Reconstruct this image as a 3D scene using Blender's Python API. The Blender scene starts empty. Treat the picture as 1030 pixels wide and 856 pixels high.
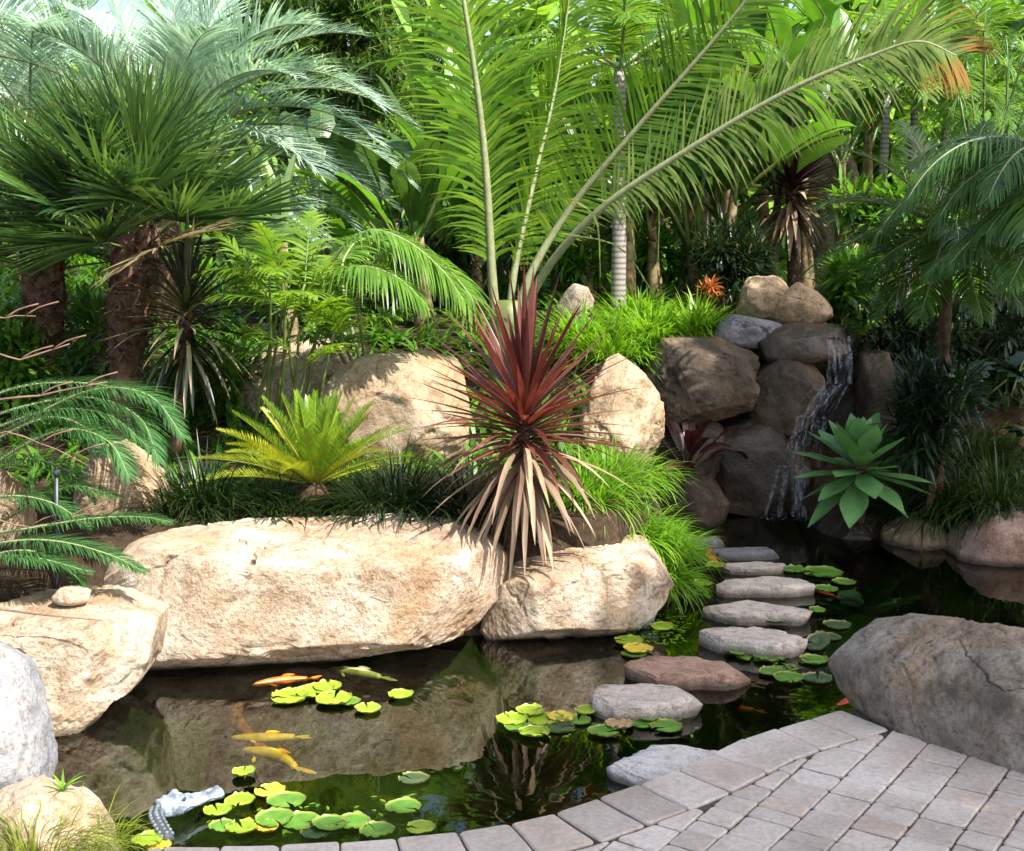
import bpy, math, random
import numpy as np
from mathutils import Vector, noise, Matrix

# ------------------------------------------------------------------ camera, world, sun, exposure
SC = bpy.context.scene
COL = SC.collection
F, CX, CY = 1350.0, 515.0, 428.0
PITCH = math.radians(9.17)
EYE = 1.6
cam_d = bpy.data.cameras.new('camera')
cam = bpy.data.objects.new('camera', cam_d); COL.objects.link(cam)
cam_d.sensor_fit = 'HORIZONTAL'; cam_d.sensor_width = 36.0
cam_d.lens = 36.0 * F / 1030.0
cam_d.clip_start = 0.05; cam_d.clip_end = 2000
cam.location = (0, 0, EYE)
cam.rotation_euler = (math.pi / 2 - PITCH, 0, 0)
SC.camera = cam

SUN = Vector((0.45, -0.42, 0.79)).normalized()          # direction towards the sun
world = bpy.data.worlds.new('World'); SC.world = world; world.use_nodes = True
wn = world.node_tree.nodes; wl = world.node_tree.links
sky = wn.new('ShaderNodeTexSky'); sky.sky_type = 'NISHITA'; sky.sun_disc = False
sky.dust_density = 3.5; sky.ozone_density = 0.8; sky.air_density = 0.9
sky.sun_elevation = math.asin(SUN.z)
sky.sun_rotation = math.atan2(SUN.x, SUN.y)
wl.new(sky.outputs[0], wn['Background'].inputs[0])
wn['Background'].inputs[1].default_value = 0.15
sd = bpy.data.lights.new('sun', 'SUN'); sd.energy = 5.0; sd.angle = math.radians(0.5); sd.color = (1.0, 0.955, 0.885)
so = bpy.data.objects.new('sun', sd); COL.objects.link(so)
so.rotation_euler = SUN.to_track_quat('Z', 'Y').to_euler()
so.location = (6, -6, 12)
SC.view_settings.view_transform = 'Standard'; SC.view_settings.look = 'None'
SC.view_settings.gamma = 1.0; SC.view_settings.use_curve_mapping = False
SC.view_settings.exposure = 1.15
try:
    SC.cycles.max_bounces = 8; SC.cycles.transparent_max_bounces = 16
    SC.cycles.use_denoising = True
except Exception:
    pass

WATER_Z = -0.10
UP = Vector((0, 0, 1))
cP, sP = math.cos(PITCH), math.sin(PITCH)

def ray(px, py):
    u = (px - CX) / F; v = (CY - py) / F
    return Vector((u, cP + v * sP, -sP + v * cP))
def at(px, py, Y):                                       # photo point at distance Y from the viewer
    d = ray(px, py); t = Y / d.y
    return Vector((0, 0, EYE)) + d * t
def gp(px, py, z=0.0):                                   # photo point on the level z
    d = ray(px, py); t = (z - EYE) / d.z
    return Vector((0, 0, EYE)) + d * t

def sstep(a, b, x):
    t = min(1, max(0, (x - a) / (b - a))); return t * t * (3 - 2 * t)

# ------------------------------------------------------------------ object helpers
class MB:
    def __init__(s): s.v = []; s.f = []; s.u = []; s.m = []
    def add(s, vs, fs, us=None, mi=0):
        o = len(s.v); s.v.extend(vs); s.u.extend(us if us else [0.0] * len(vs))
        for f in fs: s.f.append(tuple(i + o for i in f)); s.m.append(mi)
    def build(s, name, mat, parent=None, loc=None, smooth=True):
        L = Vector(loc) if loc is not None else (Vector(parent['o']) if parent is not None else Vector((0, 0, 0)))
        me = bpy.data.meshes.new(name)
        me.from_pydata([(p[0] - L.x, p[1] - L.y, p[2] - L.z) for p in s.v], [], s.f)
        at_ = me.attributes.new('u', 'FLOAT', 'POINT'); at_.data.foreach_set('value', s.u)
        for mm in (mat if isinstance(mat, (list, tuple)) else [mat]): me.materials.append(mm)
        if smooth: me.polygons.foreach_set('use_smooth', [True] * len(me.polygons))
        if isinstance(mat, (list, tuple)): me.polygons.foreach_set('material_index', s.m)
        me.update()
        o = bpy.data.objects.new(name, me); COL.objects.link(o)
        if parent is None:
            o.location = L
        else:
            o.parent = parent
        return o

ORIG = {}
class Root:
    """an Empty at the base of a thing, remembered with its world position"""
def tag(o, label, cat, group=None, kind=None):
    if label: o['label'] = label
    if cat: o['category'] = cat
    if group: o['group'] = group
    if kind: o['kind'] = kind
    return o
def thing(name, label, cat, loc, group=None):
    o = bpy.data.objects.new(name, None); COL.objects.link(o)
    o.location = loc; o.empty_display_size = 0.1
    ORIG[o.name] = Vector(loc)
    return tag(o, label, cat, group)
def part(mb, name, mat, parent, root=None, smooth=True, label=None):
    r = root if root is not None else parent
    me = mb.build(name, mat, None, ORIG[r.name], smooth)
    me.location = (0, 0, 0); me.parent = parent
    if label: me['label'] = label
    return me
def single(mb, name, mat, label, cat, loc, group=None, smooth=True):
    return tag(mb.build(name, mat, None, loc, smooth), label, cat, group)
def structure(mb, name, mat, smooth=True):
    o = mb.build(name, mat, None, (0, 0, 0), smooth); o['kind'] = 'structure'; return o

# ------------------------------------------------------------------ materials
def newmat(name):
    m = bpy.data.materials.new(name); m.use_nodes = True
    nt = m.node_tree
    for n in list(nt.nodes): nt.nodes.remove(n)
    out = nt.nodes.new('ShaderNodeOutputMaterial')
    return m, nt, out
def N(nt, typ, **kw):
    n = nt.nodes.new(typ)
    for k, v in kw.items():
        if k.startswith('i_'): n.inputs[k[2:].replace('_', ' ')].default_value = v
        else: setattr(n, k, v)
    return n
def ramp(nt, stops):
    r = nt.nodes.new('ShaderNodeValToRGB'); e = r.color_ramp.elements
    while len(e) < len(stops): e.new(0.5)
    for el, (p, c) in zip(e, stops): el.position = p; el.color = (*c, 1)
    return r
def mixc(nt, fac, a, b, typ='MIX'):
    m = nt.nodes.new('ShaderNodeMix'); m.data_type = 'RGBA'; m.blend_type = typ
    L = nt.links
    for sock, val in ((m.inputs[0], fac), (m.inputs[6], a), (m.inputs[7], b)):
        if hasattr(val, 'links') or hasattr(val, 'is_linked'): L.new(val, sock)
        elif isinstance(val, (int, float)): sock.default_value = val
        else: sock.default_value = (*val, 1)
    return m.outputs[2]

BOOST = {'king_palm_leaf': 1.7, 'old_palm_leaf': 1.5, 'fan_palm_leaf': 1.6, 'silver_palm_leaf': 1.75, 'arching_palm_leaf': 1.6, 'bamboo_palm_leaf': 1.3, 'date_palm_leaf': 1.5, 'banana_leaf': 1.7, 'pale_strelitzia_leaf': 1.5, 'deep_strelitzia_leaf': 1.6, 'shrub_leaf': 1.6, 'far_leaf': 2.3, 'pine_needle': 1.5, 'papyrus_ray': 1.4, 'cycad_leaf': 1.4, 'sago_leaf': 1.25, 'sago_yellow_leaf': 1.2, 'liriope_grass': 1.4, 'agave_leaf': 1.2, 'cordyline_red': 0.85}
def leafmat(name, c1, c2, tip=None, tip0=0.72, transl=0.4, rough=0.34, spec=0.5, tcol=None, base=None, margin=None):
    k_ = BOOST.get(name, 1.0); c1 = tuple(x * k_ for x in c1); c2 = tuple(x * k_ for x in c2)
    m, nt, out = newmat(name); L = nt.links
    g = N(nt, 'ShaderNodeNewGeometry')
    r = ramp(nt, [(0.0, c1), (0.55, tuple((a + b) / 2 for a, b in zip(c1, c2))), (1.0, c2)])
    L.new(g.outputs['Random Per Island'], r.inputs[0])
    col = r.outputs[0]
    tc = N(nt, 'ShaderNodeTexCoord')
    nz = N(nt, 'ShaderNodeTexNoise'); nz.inputs['Scale'].default_value = 9; nz.inputs['Detail'].default_value = 3
    L.new(tc.outputs['Object'], nz.inputs['Vector'])
    nr = ramp(nt, [(0.3, (0.72, 0.72, 0.72)), (0.7, (1.2, 1.2, 1.15))]); L.new(nz.outputs[0], nr.inputs[0])
    col = mixc(nt, 1.0, col, nr.outputs[0], 'MULTIPLY')
    if tip or base:
        a = N(nt, 'ShaderNodeAttribute', attribute_name='u')
        if base:
            br = ramp(nt, [(0.0, (1, 1, 1)), (0.35, (0, 0, 0))]); L.new(a.outputs['Fac'], br.inputs[0])
            col = mixc(nt, br.outputs[0], col, base)
        if tip:
            ad = N(nt, 'ShaderNodeMath', operation='ADD'); L.new(a.outputs['Fac'], ad.inputs[0])
            mu = N(nt, 'ShaderNodeMath', operation='MULTIPLY_ADD'); L.new(g.outputs['Random Per Island'], mu.inputs[0]); mu.inputs[1].default_value = 0.4; mu.inputs[2].default_value = -0.3
            L.new(mu.outputs[0], ad.inputs[1])
            tr = ramp(nt, [(tip0, (0, 0, 0)), (min(0.99, tip0 + 0.16), (1, 1, 1))]); L.new(ad.outputs[0], tr.inputs[0])
            col = mixc(nt, tr.outputs[0], col, tip)
    p = N(nt, 'ShaderNodeBsdfPrincipled'); p.inputs['Roughness'].default_value = rough
    p.inputs['Specular IOR Level'].default_value = spec
    L.new(col, p.inputs['Base Color'])
    t = N(nt, 'ShaderNodeBsdfTranslucent')
    L.new(mixc(nt, 1.0, col, tcol or (1.5, 1.45, 0.6), 'MULTIPLY'), t.inputs['Color'])
    mx = N(nt, 'ShaderNodeMixShader'); mx.inputs[0].default_value = transl
    L.new(p.outputs[0], mx.inputs[1]); L.new(t.outputs[0], mx.inputs[2]); L.new(mx.outputs[0], out.inputs[0])
    return m

def rockmat(name, dark, mid, light, stain=(0.33, 0.17, 0.06), stain_amt=0.35, rough=0.85, scale=1.0, spec=0.25, bump=0.5, spots=None):
    m, nt, out = newmat(name); L = nt.links
    tc = N(nt, 'ShaderNodeTexCoord')
    def nz(sc, det=8, ro=0.6, dist=0.0):
        n = N(nt, 'ShaderNodeTexNoise'); n.inputs['Scale'].default_value = sc * scale; n.inputs['Detail'].default_value = det
        n.inputs['Roughness'].default_value = ro; n.inputs['Distortion'].default_value = dist
        L.new(tc.outputs['Object'], n.inputs['Vector']); return n
    n1 = nz(3.2, 9, 0.62, 0.4)
    r1 = ramp(nt, [(0.30, dark), (0.47, mid), (0.66, light)]); L.new(n1.outputs[0], r1.inputs[0])
    n2 = nz(2.1, 8, 0.62, 0.3)
    r2 = ramp(nt, [(0.46, (0, 0, 0)), (0.64, (stain_amt,) * 3)]); L.new(n2.outputs[0], r2.inputs[0])
    col = mixc(nt, r2.outputs[0], r1.outputs[0], stain)
    n3 = nz(55, 8, 0.8)
    r3 = ramp(nt, [(0.36, (0.50, 0.47, 0.43)), (0.5, (1, 1, 1)), (0.68, (1.2, 1.19, 1.17))]); L.new(n3.outputs[0], r3.inputs[0])
    col = mixc(nt, 0.9, col, r3.outputs[0], 'MULTIPLY')
    n5 = nz(13, 9, 0.75, 0.3)
    r5 = ramp(nt, [(0.38, (0.55, 0.49, 0.42)), (0.48, (1, 1, 1))]); L.new(n5.outputs[0], r5.inputs[0])
    col = mixc(nt, 0.75, col, r5.outputs[0], 'MULTIPLY')
    if spots:
        n6 = nz(5.5, 8, 0.72, 0.5)
        r6 = ramp(nt, [(0.52, (0, 0, 0)), (0.63, (0.7, 0.7, 0.7))]); L.new(n6.outputs[0], r6.inputs[0])
        col = mixc(nt, r6.outputs[0], col, spots)
    gw = N(nt, 'ShaderNodeNewGeometry'); sz = N(nt, 'ShaderNodeSeparateXYZ'); L.new(gw.outputs['Position'], sz.inputs[0])
    ad = N(nt, 'ShaderNodeMath', operation='MULTIPLY_ADD'); L.new(n5.outputs[0], ad.inputs[0]); ad.inputs[1].default_value = -0.05; L.new(sz.outputs['Z'], ad.inputs[2])
    wr = N(nt, 'ShaderNodeMapRange'); wr.inputs[1].default_value = WATER_Z - 0.015; wr.inputs[2].default_value = WATER_Z + 0.012; wr.inputs[3].default_value = 0.75; wr.inputs[4].default_value = 0.0; L.new(ad.outputs[0], wr.inputs[0])
    col = mixc(nt, wr.outputs[0], col, (0.035, 0.030, 0.018))
    p = N(nt, 'ShaderNodeBsdfPrincipled'); p.inputs['Roughness'].default_value = rough; p.inputs['Specular IOR Level'].default_value = spec
    L.new(col, p.inputs['Base Color'])
    n4 = nz(14, 10, 0.7, 0.2); n7 = nz(60, 5, 0.7)
    mm = N(nt, 'ShaderNodeMath', operation='MULTIPLY_ADD'); L.new(n7.outputs[0], mm.inputs[0]); mm.inputs[1].default_value = 0.35; L.new(n4.outputs[0], mm.inputs[2])
    b = N(nt, 'ShaderNodeBump'); b.inputs['Strength'].default_value = bump; b.inputs['Distance'].default_value = 0.03
    L.new(mm.outputs[0], b.inputs['Height']); L.new(b.outputs[0], p.inputs['Normal'])
    L.new(p.outputs[0], out.inputs[0])
    return m

def plainmat(name, c, rough=0.6, spec=0.3, var=0.25, scale=20, bump=0.0, c2=None, transl=0.0):
    m, nt, out = newmat(name); L = nt.links
    tc = N(nt, 'ShaderNodeTexCoord')
    n = N(nt, 'ShaderNodeTexNoise'); n.inputs['Scale'].default_value = scale; n.inputs['Detail'].default_value = 6; n.inputs['Roughness'].default_value = 0.65
    L.new(tc.outputs['Object'], n.inputs['Vector'])
    lo = tuple(x * (1 - var) for x in c); hi = tuple(min(1, x * (1 + var)) for x in (c2 or c))
    r = ramp(nt, [(0.35, lo), (0.65, hi)]); L.new(n.outputs[0], r.inputs[0])
    p = N(nt, 'ShaderNodeBsdfPrincipled'); p.inputs['Roughness'].default_value = rough; p.inputs['Specular IOR Level'].default_value = spec
    L.new(r.outputs[0], p.inputs['Base Color'])
    if bump:
        b = N(nt, 'ShaderNodeBump'); b.inputs['Strength'].default_value = bump; b.inputs['Distance'].default_value = 0.02
        L.new(n.outputs[0], b.inputs['Height']); L.new(b.outputs[0], p.inputs['Normal'])
    L.new(p.outputs[0], out.inputs[0])
    return m

M = {}
M['sand'] = rockmat('sandstone', (0.24, 0.155, 0.09), (0.47, 0.37, 0.265), (0.65, 0.575, 0.47), (0.36, 0.21, 0.10), 0.8, bump=0.9)
M['tan'] = rockmat('tan_sandstone', (0.20, 0.135, 0.08), (0.36, 0.27, 0.175), (0.50, 0.41, 0.30), (0.33, 0.18, 0.07), 0.6, bump=0.6)
M['granite'] = rockmat('pale_granite', (0.15, 0.158, 0.17), (0.26, 0.265, 0.275), (0.38, 0.38, 0.38), (0.4, 0.33, 0.25), 0.2, scale=1.4)
M['grey'] = rockmat('grey_boulder', (0.13, 0.105, 0.075), (0.33, 0.285, 0.225), (0.50, 0.45, 0.375), (0.40, 0.24, 0.12), 0.8, bump=1.0, spots=(0.12, 0.105, 0.085))
M['step'] = rockmat('stepping_stone', (0.30, 0.25, 0.205), (0.50, 0.45, 0.39), (0.66, 0.60, 0.53), (0.40, 0.27, 0.18), 0.4, scale=2.0)
M['brownstone'] = rockmat('brown_stone', (0.20, 0.12, 0.08), (0.36, 0.23, 0.17), (0.46, 0.33, 0.26), (0.25, 0.12, 0.07), 0.4, scale=2.0)
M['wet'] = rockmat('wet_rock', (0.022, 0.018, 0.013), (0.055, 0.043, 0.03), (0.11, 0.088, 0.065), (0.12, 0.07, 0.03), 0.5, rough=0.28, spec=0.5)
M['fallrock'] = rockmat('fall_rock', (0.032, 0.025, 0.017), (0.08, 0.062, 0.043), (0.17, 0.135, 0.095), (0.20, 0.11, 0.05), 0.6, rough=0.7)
M['slate'] = rockmat('slate', (0.09, 0.09, 0.10), (0.17, 0.17, 0.19), (0.27, 0.27, 0.29), (0.15, 0.12, 0.10), 0.2, rough=0.6)
M['bluestone'] = rockmat('blue_stone', (0.12, 0.14, 0.17), (0.22, 0.25, 0.29), (0.33, 0.36, 0.40), (0.2, 0.18, 0.14), 0.2, rough=0.6)

def soilmat():
    m, nt, out = newmat('garden_soil'); L = nt.links
    tc = N(nt, 'ShaderNodeTexCoord')
    n = N(nt, 'ShaderNodeTexNoise'); n.inputs['Scale'].default_value = 25; n.inputs['Detail'].default_value = 10; n.inputs['Roughness'].default_value = 0.75
    L.new(tc.outputs['Object'], n.inputs['Vector'])
    r = ramp(nt, [(0.3, (0.018, 0.012, 0.008)), (0.55, (0.06, 0.042, 0.026)), (0.75, (0.14, 0.10, 0.06))]); L.new(n.outputs[0], r.inputs[0])
    g = N(nt, 'ShaderNodeNewGeometry'); sx = N(nt, 'ShaderNodeSeparateXYZ'); L.new(g.outputs['Position'], sx.inputs[0])
    mr = N(nt, 'ShaderNodeMapRange'); mr.inputs[1].default_value = -0.16; mr.inputs[2].default_value = -0.08; L.new(sx.outputs['Z'], mr.inputs[0])
    n2 = N(nt, 'ShaderNodeTexNoise'); n2.inputs['Scale'].default_value = 6; n2.inputs['Detail'].default_value = 8; L.new(tc.outputs['Object'], n2.inputs['Vector'])
    bed = ramp(nt, [(0.35, (0.013, 0.021, 0.006)), (0.65, (0.046, 0.060, 0.020))]); L.new(n2.outputs[0], bed.inputs[0])
    col = mixc(nt, mr.outputs[0], bed.outputs[0], r.outputs[0])
    p = N(nt, 'ShaderNodeBsdfPrincipled'); p.inputs['Roughness'].default_value = 0.95; p.inputs['Specular IOR Level'].default_value = 0.1
    L.new(col, p.inputs['Base Color'])
    b = N(nt, 'ShaderNodeBump'); b.inputs['Strength'].default_value = 0.8; b.inputs['Distance'].default_value = 0.03
    L.new(n.outputs[0], b.inputs['Height']); L.new(b.outputs[0], p.inputs['Normal']); L.new(p.outputs[0], out.inputs[0])
    return m
M['soil'] = soilmat()

def watermat():
    m, nt, out = newmat('pond_water'); L = nt.links
    tc = N(nt, 'ShaderNodeTexCoord')
    n = N(nt, 'ShaderNodeTexNoise'); n.inputs['Scale'].default_value = 5.0; n.inputs['Detail'].default_value = 2.5
    L.new(tc.outputs['Object'], n.inputs['Vector'])
    b = N(nt, 'ShaderNodeBump'); b.inputs['Strength'].default_value = 0.10; b.inputs['Distance'].default_value = 0.02
    L.new(n.outputs[0], b.inputs['Height'])
    fr = N(nt, 'ShaderNodeFresnel'); fr.inputs['IOR'].default_value = 1.58; L.new(b.outputs[0], fr.inputs['Normal'])
    gl = N(nt, 'ShaderNodeBsdfGlossy'); gl.inputs['Roughness'].default_value = 0.015; L.new(b.outputs[0], gl.inputs['Normal'])
    gl.inputs['Color'].default_value = (0.97, 0.97, 0.92, 1)
    tr = N(nt, 'ShaderNodeBsdfTransparent'); tr.inputs['Color'].default_value = (0.56, 0.68, 0.42, 1)
    mx = N(nt, 'ShaderNodeMixShader'); L.new(fr.outputs[0], mx.inputs[0]); L.new(tr.outputs[0], mx.inputs[1]); L.new(gl.outputs[0], mx.inputs[2])
    L.new(mx.outputs[0], out.inputs[0])
    return m
M['water'] = watermat()

def pavermat():
    m, nt, out = newmat('paver'); L = nt.links
    g = N(nt, 'ShaderNodeNewGeometry'); tc = N(nt, 'ShaderNodeTexCoord')
    r = ramp(nt, [(0.0, (0.39, 0.35, 0.305)), (0.35, (0.49, 0.45, 0.40)), (0.7, (0.55, 0.51, 0.455)), (1.0, (0.44, 0.375, 0.315))])
    L.new(g.outputs['Random Per Island'], r.inputs[0])
    n = N(nt, 'ShaderNodeTexNoise'); n.inputs['Scale'].default_value = 55; n.inputs['Detail'].default_value = 7; n.inputs['Roughness'].default_value = 0.75
    L.new(tc.outputs['Object'], n.inputs['Vector'])
    nr = ramp(nt, [(0.3, (0.7, 0.7, 0.7)), (0.7, (1.15, 1.14, 1.13))]); L.new(n.outputs[0], nr.inputs[0])
    n2 = N(nt, 'ShaderNodeTexNoise'); n2.inputs['Scale'].default_value = 3.5; n2.inputs['Detail'].default_value = 6; L.new(tc.outputs['Object'], n2.inputs['Vector'])
    nr2 = ramp(nt, [(0.35, (0.78, 0.75, 0.72)), (0.6, (1.05, 1.05, 1.05))]); L.new(n2.outputs[0], nr2.inputs[0])
    col = mixc(nt, 1, mixc(nt, 1, r.outputs[0], nr.outputs[0], 'MULTIPLY'), nr2.outputs[0], 'MULTIPLY')
    n3 = N(nt, 'ShaderNodeTexNoise'); n3.inputs['Scale'].default_value = 11; n3.inputs['Detail'].default_value = 9; n3.inputs['Roughness'].default_value = 0.75; L.new(tc.outputs['Object'], n3.inputs['Vector'])
    nr3 = ramp(nt, [(0.56, (0, 0, 0)), (0.70, (0.55, 0.55, 0.55))]); L.new(n3.outputs[0], nr3.inputs[0]); col = mixc(nt, nr3.outputs[0], col, (0.20, 0.155, 0.12))
    p = N(nt, 'ShaderNodeBsdfPrincipled'); p.inputs['Roughness'].default_value = 0.8; p.inputs['Specular IOR Level'].default_value = 0.3
    L.new(col, p.inputs['Base Color'])
    b = N(nt, 'ShaderNodeBump'); b.inputs['Strength'].default_value = 0.4; b.inputs['Distance'].default_value = 0.006
    L.new(n.outputs[0], b.inputs['Height']); L.new(b.outputs[0], p.inputs['Normal']); L.new(p.outputs[0], out.inputs[0])
    return m
M['paleslab'] = rockmat('pale_slab', (0.36, 0.34, 0.31), (0.56, 0.55, 0.53), (0.70, 0.69, 0.66), (0.42, 0.32, 0.22), 0.4, scale=2.0)
M['paver'] = pavermat()
M['joint'] = plainmat('joint_sand', (0.085, 0.07, 0.056), 0.95, 0.1, 0.5, 60, 0.5)

# leaf colours
M['kingpalm'] = leafmat('king_palm_leaf', (0.035, 0.10, 0.010), (0.14, 0.22, 0.018), tip=(0.38, 0.20, 0.03), tip0=0.86, transl=0.5)
M['kingpalm_old'] = leafmat('old_palm_leaf', (0.06, 0.11, 0.02), (0.14, 0.18, 0.05), tip=(0.26, 0.15, 0.025), tip0=0.82, transl=0.42, rough=0.6, spec=0.15)
M['palmrib'] = plainmat('palm_rib', (0.22, 0.24, 0.12), 0.5, 0.3, 0.2, 30)
M['fan'] = leafmat('fan_palm_leaf', (0.012, 0.042, 0.014), (0.085, 0.15, 0.04), tip=(0.20, 0.17, 0.06), tip0=0.95, transl=0.3, rough=0.3, spec=0.6)
M['fandry'] = leafmat('fan_palm_dry_leaf', (0.12, 0.09, 0.045), (0.24, 0.19, 0.10), transl=0.2, rough=0.7)
M['silver'] = leafmat('silver_palm_leaf', (0.13, 0.21, 0.165), (0.34, 0.42, 0.36), transl=0.25, rough=0.45, tcol=(1.1, 1.2, 0.8))
M['sago'] = leafmat('sago_leaf', (0.07, 0.16, 0.012), (0.19, 0.28, 0.02), tip=(0.36, 0.30, 0.03), tip0=0.8, transl=0.35)
M['sagoyellow'] = leafmat('sago_yellow_leaf', (0.20, 0.26, 0.018), (0.36, 0.36, 0.03), transl=0.35)
M['fern'] = leafmat('cycad_leaf', (0.022, 0.075, 0.022), (0.065, 0.15, 0.045), transl=0.3, rough=0.3)
M['arch'] = leafmat('arching_palm_leaf', (0.05, 0.12, 0.012), (0.11, 0.20, 0.03), tip=(0.30, 0.26, 0.07), tip0=0.93, transl=0.45)
M['bamboo'] = leafmat('bamboo_palm_leaf', (0.08, 0.17, 0.012), (0.17, 0.27, 0.025), transl=0.5)
M['date'] = leafmat('date_palm_leaf', (0.03, 0.075, 0.014), (0.07, 0.14, 0.025), transl=0.35, rough=0.35)
M['red'] = leafmat('cordyline_red', (0.085, 0.024, 0.020), (0.25, 0.085, 0.062), tip=(0.28, 0.14, 0.07), tip0=0.95, transl=0.22, rough=0.32, spec=0.5, tcol=(1.6, 0.8, 0.55))
M['dryred'] = leafmat('cordyline_dry', (0.13, 0.075, 0.045), (0.42, 0.31, 0.20), transl=0.15, rough=0.6, tcol=(1.1, .9, .7))
M['darkred'] = leafmat('cordyline_dark', (0.018, 0.008, 0.009), (0.05, 0.018, 0.018), transl=0.1, tcol=(1.4, 0.7, 0.6))
M['darkdrac'] = leafmat('dark_dracaena', (0.012, 0.018, 0.008), (0.05, 0.055, 0.025), tip=(0.2, 0.15, 0.09), tip0=0.7, transl=0.15)
M['canna'] = leafmat('dark_canna_leaf', (0.02, 0.012, 0.010), (0.07, 0.018, 0.014), transl=0.2, rough=0.3, tcol=(1.6, .7, .5))
M['mondo'] = leafmat('mondo_grass', (0.008, 0.022, 0.005), (0.025, 0.055, 0.012), transl=0.2, rough=0.35)
M['liriope'] = leafmat('liriope_grass', (0.07, 0.17, 0.010), (0.16, 0.30, 0.02), tip=(0.35, 0.38, 0.08), tip0=0.93, transl=0.45)
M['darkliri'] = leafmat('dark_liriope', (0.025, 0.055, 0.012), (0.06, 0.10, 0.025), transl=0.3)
M['tuft'] = leafmat('pond_tuft', (0.12, 0.18, 0.012), (0.30, 0.34, 0.05), transl=0.45)
M['agave'] = leafmat('agave_leaf', (0.08, 0.20, 0.065), (0.15, 0.31, 0.10), transl=0.12, rough=0.4, spec=0.4)
M['banana'] = leafmat('banana_leaf', (0.03, 0.09, 0.010), (0.085, 0.19, 0.02), tip=(0.26, 0.22, 0.05), tip0=1.0, transl=0.45, rough=0.35)
M['bananapale'] = leafmat('pale_strelitzia_leaf', (0.15, 0.24, 0.10), (0.26, 0.36, 0.18), transl=0.3, rough=0.35)
M['bananadark'] = leafmat('deep_strelitzia_leaf', (0.02, 0.05, 0.012), (0.05, 0.105, 0.022), transl=0.35, rough=0.3)
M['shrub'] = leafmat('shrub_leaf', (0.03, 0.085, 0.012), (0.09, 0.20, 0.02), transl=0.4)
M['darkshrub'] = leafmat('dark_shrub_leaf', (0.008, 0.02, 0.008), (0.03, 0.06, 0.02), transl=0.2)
M['philo'] = leafmat('philodendron_leaf', (0.010, 0.028, 0.014), (0.03, 0.06, 0.03), transl=0.15, rough=0.25, spec=0.5)
M['wood'] = leafmat('far_leaf', (0.015, 0.045, 0.008), (0.12, 0.21, 0.03), transl=0.4)
M['conifer'] = leafmat('pine_needle', (0.02, 0.06, 0.018), (0.13, 0.20, 0.045), transl=0.3)
M['papyrus'] = leafmat('papyrus_ray', (0.08, 0.18, 0.05), (0.18, 0.30, 0.10), transl=0.4)
M['shade'] = leafmat('shade_tree_leaf', (0.03, 0.07, 0.012), (0.07, 0.13, 0.02), transl=0.25)
M['bark'] = plainmat('bark', (0.085, 0.055, 0.035), 0.9, 0.1, 0.6, 14, 0.9)
M['palmbark'] = plainmat('fan_palm_bark', (0.13, 0.075, 0.05), 0.9, 0.15, 0.6, 22, 0.9)
M['fibre'] = leafmat('fan_palm_fibre', (0.05, 0.03, 0.02), (0.22, 0.13, 0.08), transl=0.1, rough=0.8)
M['stalk'] = plainmat('banana_stalk', (0.12, 0.085, 0.045), 0.8, 0.2, 0.6, 12, 0.5, c2=(0.22, 0.17, 0.09))
M['cane'] = plainmat('cane', (0.10, 0.14, 0.035), 0.45, 0.4, 0.35, 12)
M['twig'] = plainmat('pink_brown_twig', (0.17, 0.10, 0.075), 0.7, 0.2, 0.3, 20)

def ringmat():
    m, nt, out = newmat('ringed_palm_trunk'); L = nt.links
    tc = N(nt, 'ShaderNodeTexCoord')
    w = N(nt, 'ShaderNodeTexWave'); w.bands_direction = 'Z'; w.inputs['Scale'].default_value = 9; w.inputs['Distortion'].default_value = 1.5; w.inputs['Detail'].default_value = 3
    L.new(tc.outputs['Object'], w.inputs['Vector'])
    r = ramp(nt, [(0.0, (0.12, 0.105, 0.09)), (0.3, (0.22, 0.20, 0.18)), (1, (0.31, 0.28, 0.25))]); L.new(w.outputs[0], r.inputs[0])
    p = N(nt, 'ShaderNodeBsdfPrincipled'); p.inputs['Roughness'].default_value = 0.8
    L.new(r.outputs[0], p.inputs['Base Color']); L.new(p.outputs[0], out.inputs[0]); return m
M['ring'] = ringmat()

# ------------------------------------------------------------------ geometry helpers
def cr(pts, n):
    """smooth curve through the points"""
    P = [Vector(p) for p in pts]; P = [P[0] * 2 - P[1]] + P + [P[-1] * 2 - P[-2]]
    out = []; k = len(P) - 3
    for i in range(n):
        t = i / (n - 1) * k; j = min(int(t), k - 1); f = t - j
        a, b, c, d = P[j:j + 4]
        out.append(0.5 * ((2 * b) + (c - a) * f + (2 * a - 5 * b + 4 * c - d) * f * f + (3 * b - a - 3 * c + d) * f ** 3))
    return out
def arc(base, az, el, L, droop, n=16):
    p = Vector(base); d = Vector((math.sin(az) * math.cos(el), math.cos(az) * math.cos(el), math.sin(el)))
    out = [p.copy()]; s = L / (n - 1)
    for i in range(n - 1):
        p = p + d * s; out.append(p.copy())
        d = (d + Vector((0, 0, -1)) * droop * s * (0.4 + 1.2 * i / n)).normalized()
    return out
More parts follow.
